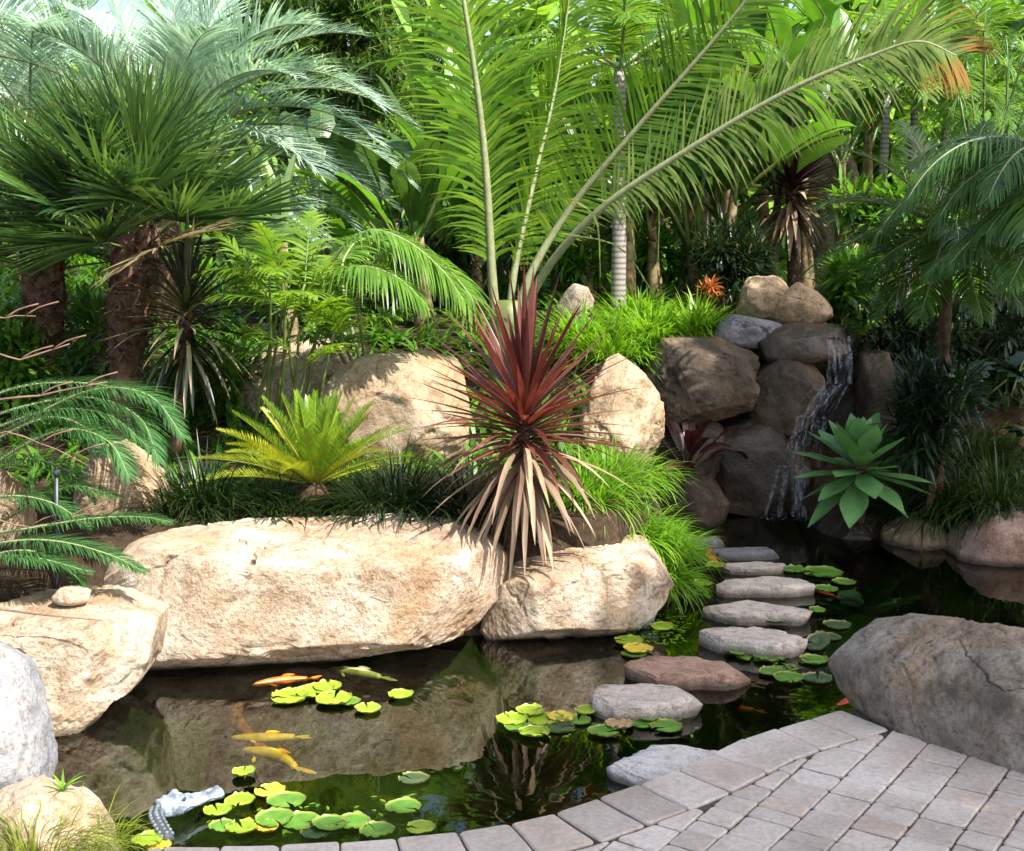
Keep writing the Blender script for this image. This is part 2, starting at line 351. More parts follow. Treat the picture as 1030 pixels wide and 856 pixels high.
def tube(mb, pts, rad, seg=8, cap=True, jit=0.0, rng=random):
    n = len(pts); vs = []; us = []; fs = []
    R = rad if isinstance(rad, (list, tuple)) else [rad] * n
    for i, p in enumerate(pts):
        T = (pts[min(i + 1, n - 1)] - pts[max(i - 1, 0)]).normalized()
        A = T.cross(Vector((0, 1, 0.13))).normalized(); B = T.cross(A)
        for k in range(seg):
            a = 2 * math.pi * k / seg; r = R[i] * (1 + jit * (rng.random() - 0.5))
            vs.append(p + A * math.cos(a) * r + B * math.sin(a) * r); us.append(i / (n - 1))
    for i in range(n - 1):
        for k in range(seg):
            k2 = (k + 1) % seg; fs.append((i * seg + k, i * seg + k2, (i + 1) * seg + k2, (i + 1) * seg + k))
    if cap: fs.append(tuple(range(seg - 1, -1, -1))); fs.append(tuple((n - 1) * seg + k for k in range(seg)))
    mb.add(vs, fs, us)
def blade(mb, base, d, L, W, droop=0.0, side=None, segs=4, w0=0.5, peak=0.3, tipw=0.04, fold=0.0, mi=0, kink=0.0):
    """one strap, sword or leaflet shaped leaf"""
    d = d.normalized()
    S = side.normalized() if side is not None else d.cross(UP)
    if S.length < 1e-3: S = Vector((1, 0, 0))
    S = S.normalized()
    p = Vector(base); st = L / segs; vs = []; us = []; fs = []
    for i in range(segs + 1):
        t = i / segs
        w = (w0 + (1 - w0) * (t / peak)) if t < peak else 1 - (1 - tipw) * ((t - peak) / (1 - peak)) ** 1.4
        w *= W * 0.5
        if fold:
            nrm = S.cross(d).normalized()
            vs += [p - S * w + nrm * fold * w, p.copy(), p + S * w + nrm * fold * w]; us += [t, t, t]
        else:
            vs += [p - S * w, p + S * w]; us += [t, t]
        p = p + d * st
        d = (d + Vector((0, 0, -droop * st / max(L, 1e-4) * (1 + kink * t)))).normalized()
    k = 3 if fold else 2
    for i in range(segs):
        for j in range(k - 1):
            a = i * k + j; fs.append((a, a + 1, a + k + 1, a + k))
    mb.add(vs, fs, us, mi)
def frond(leaf, rib, path, n, Lmax, W, a0=1.2, a1=0.5, lift=0.15, droop=0.6, start=0.12, rng=random, up=UP, rr=0.012,
          prof=None, segs=4, sides=(1, -1), jit=0.12, fold=0.0, flip=0.0, tipbias=0.0):
    P = cr(path, 40) if len(path) < 30 else path
    m = len(P)
    if rib is not None: tube(rib, P, [rr * (1 - 0.85 * i / (m - 1)) for i in range(m)], 6)
    for k in range(n):
        t = start + (1 - start) * (k + 0.5) / n
        x = t * (m - 1); i = min(int(x), m - 2); f = x - i
        p = P[i].lerp(P[i + 1], f); T = (P[min(i + 2, m - 1)] - P[max(i - 1, 0)]).normalized()
        S = T.cross(up)
        S = S.normalized() if S.length > 1e-3 else Vector((1, 0, 0))
        Nn = S.cross(T).normalized()
        q = (t - start) / (1 - start)
        l = Lmax * (prof(q) if prof else (0.35 + 0.65 * min(1, q / 0.25)) * (1 - 0.75 * max(0, (q - 0.45) / 0.55) ** 1.3))
        a = a0 + (a1 - a0) * q
        for s in sides:
            aa = a + rng.uniform(-jit, jit)
            dd = T * math.cos(aa) + S * s * math.sin(aa) + Nn * (lift + rng.uniform(-jit, jit))
            sd = dd.cross(Nn) if not flip else (dd.cross(Nn).normalized() * (1 - flip) + Nn * flip)
            n0 = len(leaf.u); blade(leaf, p, dd, l * rng.uniform(0.9, 1.1), W * rng.uniform(0.8, 1.15), droop * rng.uniform(0.6, 1.4), sd, segs, fold=fold)
            if tipbias and q > 0.62:
                bz_ = tipbias * (q - 0.62) / 0.38
                for ii in range(n0, len(leaf.u)): leaf.u[ii] += bz_
def fan(leaf, rib, base, az, el, pet, R, rng, n=24, spread=2.3, droop=0.3, W=None):
    P = arc(base, az, el, pet, 0.3, 8)
    tube(rib, P, [0.008 - 0.004 * i / 7 for i in range(8)], 5)
    h = P[-1]; d = (P[-1] - P[-2]).normalized()
    S = d.cross(UP); S = S.normalized() if S.length > 1e-3 else Vector((1, 0, 0))
    roll = rng.uniform(-0.5, 0.5); S = (S * math.cos(roll) + S.cross(d) * math.sin(roll)).normalized()
    Nn = S.cross(d).normalized()
    w = W or R * spread / n * 0.66
    for k in range(n):
        th = (k + 0.5) / n * spread - spread / 2
        dd = d * math.cos(th) + S * math.sin(th) + Nn * (0.12 * math.cos(th) + rng.uniform(-0.05, 0.05))
        sd = (S * math.cos(th) - d * math.sin(th)) + Nn * (0.6 if k % 2 else -0.6)
        blade(leaf, h, dd, R * (0.78 + 0.22 * math.cos(th * 0.8)) * rng.uniform(0.92, 1.06), w, droop * rng.uniform(0.3, 1.6), sd, 4, w0=0.2, peak=0.36, tipw=0.02)
def bigleaf(leaf, rib, base, d, pet, L, W, droop, rng, torn=0.35, fold=0.25, roll=0.0, segs=14):
    d = d.normalized(); S = d.cross(UP); S = S.normalized() if S.length > 1e-3 else Vector((1, 0, 0))
    S = Matrix.Rotation(roll, 3, d) @ S
    P = [Vector(base)]
    for i in range(5): P.append(P[-1] + d * pet / 5)
    p = P[-1].copy(); st = L / segs; vs = []; us = []; fs = []; mid = []
    for i in range(segs + 1):
        t = i / segs
        w = W * 0.5 * (math.sin(math.pi * min(1, t * 0.94 + 0.06)) ** 0.6)
        Nn = S.cross(d).normalized()
        for s in (-1, 1):
            q = w * (1 - (torn * rng.random() if rng.random() < 0.4 else 0.05 * rng.random()))
            e = p + S * s * q + Nn * fold * q + d * q * 0.25
            h = p + S * s * q * 0.5 + Nn * fold * q * 0.65 + d * q * 0.1
            vs += [h, e]; us += [t * 0.5, t]
        vs.append(p.copy()); us.append(t * 0.3); mid.append(p.copy())
        p = p + d * st
        nd = (d + Vector((0, 0, -droop / segs * (0.3 + 1.4 * t)))).normalized()
        d = nd
    for i in range(segs):
        a = i * 5; b = a + 5
        fs += [(a + 4, b + 4, b, a), (a, b, b + 1, a + 1), (a + 4, a + 2, b + 2, b + 4), (a + 2, a + 3, b + 3, b + 2)]
    leaf.add(vs, fs, us)
    tube(rib, P + mid[1:], [W * 0.05 * (1 - 0.9 * i / (len(P) + segs - 1)) + 0.002 for i in range(len(P) + segs)], 5)
def grass(mb, cx, cy, cz, r, n, L, W, rng, spread=0.9, droop=1.6, segs=4, lean=Vector((0, 0, 0))):
    for _ in range(n):
        a = rng.uniform(0, 2 * math.pi); q = math.sqrt(rng.random())
        b = Vector((cx + math.cos(a) * q * r, cy + math.sin(a) * q * r, cz))
        az = a + rng.uniform(-0.8, 0.8); tl = spread * q * rng.uniform(0.5, 1.2) + 0.1
        d = Vector((math.cos(az) * math.sin(tl), math.sin(az) * math.sin(tl), math.cos(tl))) + lean
        blade(mb, b, d, L * rng.uniform(0.6, 1.15), W * rng.uniform(0.7, 1.2), droop * rng.uniform(0.5, 1.4), None, segs, w0=0.8, peak=0.4)
def leafball(mb, c, r, n, L, W, rng, shell=0.5, droop=0.4):
    for _ in range(n):
        v = Vector((rng.gauss(0, 1), rng.gauss(0, 1), rng.gauss(0, 1))).normalized()
        q = shell + (1 - shell) * rng.random()
        p = Vector((c[0] + v.x * r[0] * q, c[1] + v.y * r[1] * q, c[2] + v.z * r[2] * q))
        d = (v + Vector((rng.uniform(-.9, .9), rng.uniform(-.9, .9), rng.uniform(-.5, .7)))).normalized()
        blade(mb, p, d, L * rng.uniform(0.6, 1.3), W * rng.uniform(0.7, 1.2), droop, None, 2, w0=0.3, peak=0.45, fold=0.2)

def disp_rock(V, c, amp, seed, size, strata=0.0):
    off = Vector((seed * 7.31 % 50, seed * 3.17 % 50, seed * 1.93 % 50)); out = []
    sd = Vector((0.35, 0.2, 1)).normalized()
    for p in V:
        n = (p - c); n = n.normalized() if n.length > 1e-6 else UP
        q = p / size * 1.0 + off
        h = 0.22 * noise.fractal(q * 1.2, 1.0, 2.0, 3)
        tn = 1.5 * noise.fractal(q * 0.8 + Vector((11, 5, 2)), 1.0, 2.0, 3) + 0.10 * noise.noise(q * 9); fl = math.floor(tn); h += 0.34 * (fl + sstep(0.44, 0.56, tn - fl))
        h += 0.07 * noise.fractal(q * 10, 0.8, 2.1, 4) + 0.055 * noise.fractal(q * 30, 0.6, 2.1, 3)
        rough_ = sstep(0.05, 0.35, noise.noise(q * 1.1 + Vector((2, 8, 3)))); h += rough_ * 0.22 * noise.fractal(q * 6, 0.7, 2.2, 4)
        pit = noise.noise(q * 13 + Vector((5, 1, 7))); h -= 0.16 * rough_ * sstep(0.25, 0.6, pit)
        cr_ = abs(noise.noise(q * 1.2 + Vector((3, 9, 4))) + 0.25 * noise.noise(q * 4) + 0.10 * noise.noise(q * 14)); h -= 0.30 * (1 - sstep(0.0, 0.028, cr_))
        if strata:
            s = (p.dot(sd) / size * 7 + 1.5 * noise.noise(q * 1.5)); fr = s - math.floor(s)
            h += strata * (abs(fr - 0.5) * 2) ** 3
        out.append(p + n * h * amp)
    return out
def sphere_grid(n, sx, sy, sz):
    """directions over a cube projected to a sphere, no poles; n = quads along the long edges"""
    key = {}; D = []; F_ = []; k = max(12, n // 3)
    def vid(p):
        q = (round(p[0], 5), round(p[1], 5), round(p[2], 5))
        if q not in key:
            v = [math.tan(c_ * math.pi / 4) for c_ in p]; l = math.sqrt(sum(t * t for t in v))
            key[q] = len(D); D.append([t / l for t in v])
        return key[q]
    for ax in range(3):
        for sg in (-1, 1):
            b, c_ = (ax + 1) % 3, (ax + 2) % 3
            for i in range(k):
                for j in range(k):
                    ids = []
                    for (ii, jj) in ((i, j), (i + 1, j), (i + 1, j + 1), (i, j + 1)):
                        p = [0, 0, 0]; p[ax] = sg; p[b] = -1 + 2 * ii / k; p[c_] = -1 + 2 * jj / k; ids.append(vid(p))
                    F_.append(tuple(ids if sg > 0 else ids[::-1]))
    return D, F_
def facet(V, c, seed, n, planes=()):
    """flatten the stone along a few broken planes"""
    rg = random.Random(seed * 17 + 3)
    for _ in range(n):
        nn = Vector((rg.uniform(-1, 1), rg.uniform(-1.0, 0.5), rg.uniform(-0.7, 1))).normalized()
        sup = max((p - c).dot(nn) for p in V); d = sup * rg.uniform(0.80, 0.93)
        V = [p - nn * ((p - c).dot(nn) - d) * 0.96 if (p - c).dot(nn) > d else p for p in V]
    for nn, k_ in planes:
        nn = Vector(nn).normalized(); d = (Vector(k_) - c).dot(nn) if not isinstance(k_, float) else max((p - c).dot(nn) for p in V) * k_
        V = [p - nn * ((p - c).dot(nn) - d) * 0.92 if (p - c).dot(nn) > d else p for p in V]
    return V
def rock(name, label, mat, outl, Y0, D, Y1=None, e=0.55, amp=0.05, seed=1, top=0.0, cat='boulder', group=None, res=(150, 46), strata=0.0, under=0.0, cuts=14, planes=()):
    """boulder with the outline seen in the photo and its own depth D"""
    x0 = min(p[0] for p in outl); x1 = max(p[0] for p in outl); Y1 = Y0 if Y1 is None else Y1
    W = [at(px, py, Y0 + (Y1 - Y0) * (px - x0) / (x1 - x0)) for px, py in outl]
    xs = [w.x for w in W]; zs = [w.z for w in W]
    c = Vector(((min(xs) + max(xs)) / 2, 0, (min(zs) + max(zs)) / 2))
    poly = [(w.x - c.x, w.z - c.z) for w in W]
    def rad(a):
        dx, dz = math.cos(a), math.sin(a); best = 0
        for i in range(len(poly)):
            ax, az = poly[i]; bx, bz = poly[(i + 1) % len(poly)]
            ex, ez = bx - ax, bz - az; den = dx * ez - dz * ex
            if abs(den) < 1e-9: continue
            t = (ax * ez - az * ex) / den; s = (ax * dz - az * dx) / den
            if t > 0 and -1e-6 <= s <= 1 + 1e-6: best = max(best, t)
        return best
    na = 180
    R = [rad(2 * math.pi * k / na) for k in range(na)]
    R = [(R[k - 1] + 2 * R[k] + R[(k + 1) % na]) / 4 for k in range(na)]
    w = max(xs) - min(xs); h = max(zs) - min(zs)
    RS = []
    for k in range(na):
        a = 2 * math.pi * k / na
        RS.append(1 / math.sqrt((math.cos(a) / (w * 0.5)) ** 2 + (math.sin(a) / (h * 0.5)) ** 2))
    yl = lambda x: (Y0 + Y1) / 2 + (Y1 - Y0) * (x / max(w, 1e-4))
    dirs, fs = sphere_grid(res[0], w, h, D)
    V = []
    for d in dirs:
        q = math.hypot(d[0], d[2]); g = q ** e; yy = D * math.copysign(abs(d[1]) ** e, d[1])
        a = (math.atan2(d[2], d[0]) % (2 * math.pi)) / (2 * math.pi) * na; i = int(a) % na; f = a - int(a)
        r1 = R[i] * (1 - f) + R[(i + 1) % na] * f; r2 = RS[i] * (1 - f) + RS[(i + 1) % na] * f
        b = sstep(0.45, 0.95, g); rr = r2 * (1 - b) + r1 * b
        if q > 1e-6: x = rr * g * d[0] / q; z = rr * g * d[2] / q
        else: x = z = 0.0
        fr = max(0, -yy / D)
        if z > 0: z *= 1 - top * fr
        else: z *= 1 - under * fr
        V.append(Vector((c.x + x, yl(x) + yy, c.z + z)))
    V = facet(V, Vector((c.x, (Y0 + Y1) / 2, c.z)), seed, cuts, planes)
    cc = Vector((c.x, (Y0 + Y1) / 2, c.z))
    V = disp_rock(V, cc, amp, seed, max(0.25, (w + h) / 2 * 0.6), strata)
    mb = MB(); mb.add(V, fs)
    base = Vector((cc.x, cc.y, min(v.z for v in V)))
    return single(mb, name, mat, label, cat, base, group)
def blob(name, label, mat, c, r, seed=1, e=0.5, amp=0.02, rot=0.0, cat='stone', group=None, ez=0.5, res=(64, 28), strata=0.0, outline=0.16, cuts=5):
    """low stone with an irregular plan"""
    c = Vector(c); V = []; fs = []; na, nb = res; rng = random.Random(seed)
    ph = [rng.uniform(0, 6.28) for _ in range(5)]
    dirs, fs = sphere_grid(na, *r)
    for d in dirs:
        q0 = math.hypot(d[0], d[1]); g = q0 ** e; zz = r[2] * math.copysign(abs(d[2]) ** ez, d[2]); a = math.atan2(d[1], d[0])
        q = 1 + outline * g * (0.5 * math.sin(2 * a + ph[0]) + 0.4 * math.sin(3 * a + ph[1]) + 0.3 * math.sin(5 * a + ph[2]) + 0.15 * math.sin(8 * a + ph[3]))
        sx = math.copysign(abs(math.cos(a)) ** 0.85, math.cos(a)); sy = math.copysign(abs(math.sin(a)) ** 0.85, math.sin(a))
        x = r[0] * q * g * sx; y = r[1] * q * g * sy
        V.append(Vector((c.x + x * math.cos(rot) - y * math.sin(rot), c.y + x * math.sin(rot) + y * math.cos(rot), c.z + zz)))
    V = facet(V, c, seed, cuts)
    V = disp_rock(V, c, amp, seed, max(0.12, r[0]), strata)
    mb = MB(); mb.add(V, fs)
    return single(mb, name, mat, label, cat, (c.x, c.y, c.z - r[2]), group)

# ------------------------------------------------------------------ the ground
rim_px = [(110, 868), (160, 851), (250, 851), (345, 846), (400, 842), (457, 836), (535, 823), (603, 802), (684, 773), (750, 742), (800, 727), (852, 711)]
RIM = [gp(x, y, 0.0) for x, y in rim_px]
RIMC = cr(RIM, 60)
wz = WATER_Z
POND = [(p.x, p.y + 0.02) for p in RIM] + [(1.5, 4.35), (2.0, 3.9), (3.4, 3.5), (4.5, 4.0), (4.5, 6.2)]
POND += [(gp(px, py, wz).x, gp(px, py, wz).y) for px, py in ((1060, 560), (980, 562), (900, 548), (830, 535), (790, 512), (720, 512), (690, 535), (676, 590), (655, 620))]
POND += [(0.45, 5.25), (0.0, 5.25), (-0.7, 5.15), (-1.45, 5.0), (-1.75, 4.5), (-1.75, 4.0), (-1.6, 3.5), (-1.1, 3.22)]
PA = np.array(POND)
def pond_dist(X, Y):
    """signed distance, negative inside the pond"""
    P = np.stack([X, Y], -1); d = np.full(X.shape, 1e9); ins = np.zeros(X.shape, bool)
    for i in range(len(PA)):
        a, b = PA[i], PA[(i + 1) % len(PA)]; e = b - a; w = P - a
        t = np.clip((w @ e) / (e @ e), 0, 1); q = w - t[..., None] * e
        d = np.minimum(d, np.sqrt((q ** 2).sum(-1)))
        cond = ((a[1] > P[..., 1]) != (b[1] > P[..., 1]))
        with np.errstate(divide='ignore', invalid='ignore'):
            xi = (b[0] - a[0]) * (P[..., 1] - a[1]) / (b[1] - a[1]) + a[0]
        ins ^= cond & (P[..., 0] < xi)
    return np.where(ins, -d, d)
def ss(a, b, x):
    t = np.clip((x - a) / (b - a), 0, 1); return t * t * (3 - 2 * t)
def ground_z(X, Y):
    X = np.asarray(X, float); Y = np.asarray(Y, float)
    left = ss(4.6, 5.3, Y) * 0.40 + ss(5.3, 9.5, Y) * 0.62 + ss(9.5, 16, Y) * 0.3
    left = left + ss(-0.9, -1.7, X) * ss(3.0, 4.6, Y) * (1 - ss(4.6, 5.3, Y)) * 0.33
    right = ss(6.9, 7.5, Y) * 0.15 + ss(7.3, 8.6, Y) * 0.75 + ss(8.6, 16, Y) * 0.35
    f = ss(0.55, 0.85, X)
    z = left * (1 - f) + right * f - 0.05
    d = pond_dist(X, Y)
    bed = -0.1 - 0.5 * ss(0.0, -0.45, d)
    k = ss(-0.02, 0.10, d)
    return z * k + (bed - 0.06) * (1 - k)
gx = np.concatenate([[-400, -150, -60, -30, -18, -12], np.arange(-9, 9.01, 0.09), [12, 18, 30, 60, 150, 400]])
gy = np.concatenate([[-200, -60, -20, -6, -2, 0], np.arange(1.5, 13.01, 0.09), [15, 20, 30, 60, 150, 600]])
GX, GY = np.meshgrid(gx, gy); GZ = ground_z(GX, GY)
mb = MB()
vs = [(float(a), float(b), float(c)) for a, b, c in zip(GX.ravel(), GY.ravel(), GZ.ravel())]
nx, ny = len(gx), len(gy)
mb.add(vs, [(j * nx + i, j * nx + i + 1, (j + 1) * nx + i + 1, (j + 1) * nx + i) for j in range(ny - 1) for i in range(nx - 1)])
structure(mb, 'ground', M['soil'])
def gz(x, y): return float(ground_z(np.array([x]), np.array([y]))[0])

# water sheet
mb = MB()
wx = np.linspace(-2.2, 5.0, 60); wy = np.linspace(2.9, 8.0, 50)
mb.add([(float(x), float(y), wz) for y in wy for x in wx], [(j * 60 + i, j * 60 + i + 1, (j + 1) * 60 + i + 1, (j + 1) * 60 + i) for j in range(49) for i in range(59)])
structure(mb, 'water', M['water'])

# ------------------------------------------------------------------ patio of tumbled pavers
def paver(mb, poly, rng, z=0.0, th=0.06, bev=0.004):
    n = len(poly); c = Vector((sum(p.x for p in poly) / n, sum(p.y for p in poly) / n, 0))
    dz = rng.uniform(-0.0025, 0.0025); tx = rng.uniform(-.012, .012); ty = rng.uniform(-.012, .012)
    # round the corners a little
    ring = []
    for i in range(n):
        p = poly[i]; a = poly[i - 1]; b = poly[(i + 1) % n]
        r = 0.008 * rng.uniform(0.4, 1.6)
        ring.append(p + (a - p).normalized() * r); 
        ring.append(p + ((a - p).normalized() + (b - p).normalized()) * r * 0.35)
        ring.append(p + (b - p).normalized() * r)
        m_ = (p + b) / 2; nn = Vector((b.y - p.y, p.x - b.x, 0)).normalized(); ring.append(m_ + nn * rng.uniform(-0.0025, 0.0015))
    k = len(ring); vs = []
    def hh(p): return z + dz + (p.x - c.x) * tx + (p.y - c.y) * ty
    for p in ring: vs.append(Vector((p.x, p.y, z - th)))
    for p in ring: vs.append(Vector((p.x, p.y, hh(p) - bev)))
    for p in ring:
        q = p + (c - p).normalized() * bev * 1.4; vs.append(Vector((q.x, q.y, hh(p))))
    fs = []
    for l in (0, 1):
        for i in range(k): j = (i + 1) % k; fs.append((l * k + i, l * k + j, (l + 1) * k + j, (l + 1) * k + i))
    fs.append(tuple(2 * k + i for i in range(k)))
    mb.add(vs, fs)
rng = random.Random(5)
patio = MB()
# border course round the rim
acc = [0.0]
for a, b in zip(RIMC, RIMC[1:]): acc.append(acc[-1] + (b - a).length)
def rim_at(s):
    for i in range(len(RIMC) - 1):
        if acc[i + 1] >= s:
            f = (s - acc[i]) / (acc[i + 1] - acc[i]); p = RIMC[i].lerp(RIMC[i + 1], f)
            T = (RIMC[min(i + 2, 59)] - RIMC[max(i - 1, 0)]).normalized(); return p, Vector((T.y, -T.x, 0))
    T = (RIMC[-1] - RIMC[-2]).normalized(); return RIMC[-1], Vector((T.y, -T.x, 0))
BW = 0.20
s = 0.0
while s < acc[-1] - 0.05:
    w = rng.choice([0.135, 0.15, 0.145, 0.16]); g_ = 0.0027
    a, na_ = rim_at(s + g_); b, nb_ = rim_at(min(s + w - g_, acc[-1]))
    L_ = BW * rng.uniform(0.97, 1.0)
    paver(patio, [a, a + na_ * L_, b + nb_ * L_, b][::-1], rng)
    s += w
INN = [rim_at(acc[-1] * i / 40)[0] + rim_at(acc[-1] * i / 40)[1] * (BW + 0.006) for i in range(41)]
zone = [(p.x, p.y) for p in INN] + [(1.3, 4.2), (3.2, 3.9), (4.5, 3.2), (4.5, 0.3), (-2.0, 0.3), (-1.6, 2.6)]
def clip_poly(poly, a, b):
    """keep what lies right of a->b (patio side)"""
    out = []; n = Vector((b.y - a.y, a.x - b.x, 0))
    for i in range(len(poly)):
        p, q = poly[i], poly[(i + 1) % len(poly)]; dp = (p - a).dot(n); dq = (q - a).dot(n)
        if dp >= 0: out.append(p)
        if (dp >= 0) != (dq >= 0): out.append(p.lerp(q, dp / (dp - dq)))
    return out
ZA = np.array(zone)
def inzone(p):
    c = False
    for i in range(len(ZA)):
        a, b = ZA[i], ZA[i - 1]
        if (a[1] > p.y) != (b[1] > p.y) and p.x < (b[0] - a[0]) * (p.y - a[1]) / (b[1] - a[1]) + a[0]: c = not c
    return c
A = Vector((math.cos(math.radians(56)), math.sin(math.radians(56)), 0)); B = Vector((A.y, -A.x, 0))
O = Vector((0.6, 3.2, 0)); v = -4.0
while v < 4.5:
    w = rng.choice([0.095, 0.10, 0.125, 0.13]); u = -4.0 - rng.random() * 0.2
    while u < 4.5:
        l = rng.choice([0.07, 0.095, 0.10, 0.13, 0.14])
        cells = [(u, v, l, w)]
        if w > 0.19 and l > 0.15 and rng.random() < 0.0: cells = []
        for (uu, vv, ll, ww) in cells:
            g_ = 0.0022
            q = [O + A * (uu + g_) + B * (vv + g_), O + A * (uu + g_) + B * (vv + ww - g_), O + A * (uu + ll - g_) + B * (vv + ww - g_), O + A * (uu + ll - g_) + B * (vv + g_)]
            cen = (q[0] + q[2]) / 2
            if cen.y < 0.3 or cen.x > 4 or cen.x < -2.2 or cen.y > 4.6: continue
            ins = [inzone(p) for p in q]
            if all(ins): paver(patio, q[::-1] if (q[1] - q[0]).cross(q[2] - q[1]).z < 0 else q, rng)
            elif any(ins) or inzone(cen):
                # cut against the nearest stretch of the border
                bi = min(range(40), key=lambda i: ((INN[i] + INN[i + 1]) / 2 - cen).length)
                if ((INN[bi] + INN[bi + 1]) / 2 - cen).length < 0.3:
                    c2 = clip_poly(q, INN[bi], INN[bi + 1])
                    if len(c2) >= 3:
                        ar = abs(sum(c2[i].x * c2[(i + 1) % len(c2)].y - c2[(i + 1) % len(c2)].x * c2[i].y for i in range(len(c2)))) / 2
                        per = min((c2[i] - c2[i - 1]).length for i in range(len(c2)))
                        if ar > 0.0011:
                            c2 = [p for i, p in enumerate(c2) if (p - c2[i - 1]).length > 0.012]
                            if len(c2) >= 3: paver(patio, c2 if sum((c2[i - 1].x * c2[i].y - c2[i].x * c2[i - 1].y) for i in range(len(c2))) > 0 else c2[::-1], rng)
        u += l
    v += w
structure(patio, 'patio', M['paver'], smooth=False)
mb = MB()
edge = [rim_at(acc[-1] * i / 60)[0] + rim_at(acc[-1] * i / 60)[1] * 0.012 for i in range(61)]
pl = edge + [Vector((1.3, 4.25, 0)), Vector((3.2, 3.9, 0)), Vector((4.5, 3.2, 0)), Vector((4.5, 0.0, 0)), Vector((-2.2, 0.0, 0)), Vector((-1.7, 2.6, 0))]
k = len(pl)
mb.add([Vector((p.x, p.y, -0.009)) for p in pl] + [Vector((p.x, p.y, -0.30)) for p in pl], [tuple(range(k))[::-1]] + [(i, (i + 1) % k, k + (i + 1) % k, k + i) for i in range(k)])
structure(mb, 'patio_bedding', M['joint'], smooth=False)

# ------------------------------------------------------------------ boulders
rock('long_boulder', 'long cream sandstone boulder overhanging the pond, widest rock in the garden', M['sand'],
     [(118, 565), (130, 545), (180, 533), (260, 530), (330, 527), (400, 529), (450, 534), (490, 548), (512, 566), (505, 600), (470, 630), (400, 640), (330, 655), (240, 668), (165, 670), (125, 650)],
     5.0, 0.33, 5.12, e=0.30, amp=0.055, seed=3, top=0.05, under=0.05, res=(330, 90), cuts=9, planes=(((0.02, -0.06, 1), 0.88), ((-0.25, -1, 0.22), 0.86), ((0.35, -1, 0.05), 0.84), ((0.75, -0.8, -0.3), 0.86), ((0.1, -0.6, -1), (-0.9, 4.69, 0.012))))
rock('wedge_boulder', 'wedge shaped pale boulder under the red cordyline, overhanging water', M['sand'],
     [(478, 622), (490, 592), (518, 566), (575, 550), (630, 541), (664, 545), (676, 568), (668, 594), (642, 622), (600, 638), (540, 644), (492, 640)],
     5.25, 0.26, 5.45, e=0.40, amp=0.035, seed=8, top=0.10, under=0.05, res=(240, 70), cuts=5, planes=(((0.05, -0.22, 1), 0.88), ((-0.55, -1, -0.05), 0.82), ((0.9, -0.8, 0.0), 0.86), ((0.1, -0.55, -1), (0.2, 5.02, 0.0))))
rock('rounded_boulder', 'rounded cream boulder overhanging the pond with a pebble on top', M['sand'],
     [(-60, 610), (0, 598), (60, 600), (110, 598), (150, 603), (163, 625), (160, 660), (140, 685), (115, 700), (95, 725), (70, 738), (20, 742), (-60, 740)],
     4.35, 0.30, 4.45, e=0.5, amp=0.04, seed=12, top=0.22, under=0.12, res=(240, 64), planes=(((0, -0.1, 1), 0.86), ((0.2, -1, 0), 0.84), ((0.25, -0.55, -1), (-1.35, 4.08, -0.01))))
rock('granite_boulder', 'pale blue grey granite boulder cut by the left edge of the photo', M['granite'],
     [(-140, 690), (-80, 640), (0, 642), (20, 682), (38, 730), (47, 775), (44, 830), (0, 850), (-100, 850), (-150, 780)], 3.7, 0.22, 3.75, e=0.55, amp=0.03, seed=14, top=0.2)
rock('low_boulder', 'low sloping sandstone at the pond corner behind the grass tuft', M['sand'],
     [(-80, 830), (0, 800), (42, 788), (68, 800), (98, 826), (130, 850), (152, 884), (90, 904), (-80, 904)], 3.40, 0.14, 3.3, e=0.5, amp=0.025, seed=15, top=0.2)
rock('patio_boulder', 'big speckled grey boulder sitting on the paved patio edge', M['grey'],
     [(842, 672), (848, 650), (874, 636), (930, 630), (990, 636), (1050, 645), (1130, 655), (1170, 720), (1160, 815), (1090, 810), (1030, 798), (980, 780), (920, 750), (870, 722), (846, 695)],
     4.30, 0.27, 3.55, e=0.5, amp=0.030, seed=21, top=0.1, under=0.0, res=(270, 76), cuts=8, planes=(((0.0, -0.25, 1), 0.86),))
rock('shaded_boulder', 'large tan boulder behind the yellow cycad, streaked with frond shadows', M['tan'],
     [(318, 450), (325, 400), (340, 362), (370, 350), (420, 354), (462, 366), (475, 400), (470, 450), (440, 475), (350, 475)], 6.5, 0.3, 6.4, e=0.5, amp=0.05, seed=22, top=0.25, res=(130, 54))
rock('cream_boulder', 'bright cream boulder behind the canes of the bamboo palm', M['sand'],
     [(236, 400), (250, 362), (290, 350), (330, 343), (356, 352), (350, 400), (330, 425), (250, 425)], 6.95, 0.25, e=0.55, amp=0.045, seed=23, top=0.3)
rock('upright_boulder', 'upright tan boulder right of the red cordyline with sunlit left face', M['tan'],
     [(585, 430), (595, 390), (612, 362), (628, 355), (648, 366), (662, 392), (664, 450), (640, 475), (590, 470)], 6.5, 0.25, 6.75, e=0.55, amp=0.045, seed=24, top=0.2)
rock('domed_stone', 'small domed grey stone in the greenery right of the big palm', M['grey'],
     [(560, 310), (565, 292), (578, 283), (592, 287), (598, 302), (592, 330), (570, 332)], 8.4, 0.1, e=0.7, amp=0.015, seed=25, res=(60, 26))
rock('tan_boulder', 'tan boulder half hidden under the green fern fronds', M['tan'],
     [(75, 520), (82, 480), (98, 448), (120, 440), (142, 455), (160, 478), (170, 510), (165, 528), (80, 530)], 5.6, 0.2, e=0.6, amp=0.03, seed=26, top=0.3)
rock('split_boulder', 'narrow tan boulder at the left edge under cycad fronds', M['tan'],
     [(-40, 545), (-30, 490), (0, 470), (22, 490), (28, 530), (20, 560)], 5.2, 0.2, e=0.6, amp=0.03, seed=27, top=0.3)
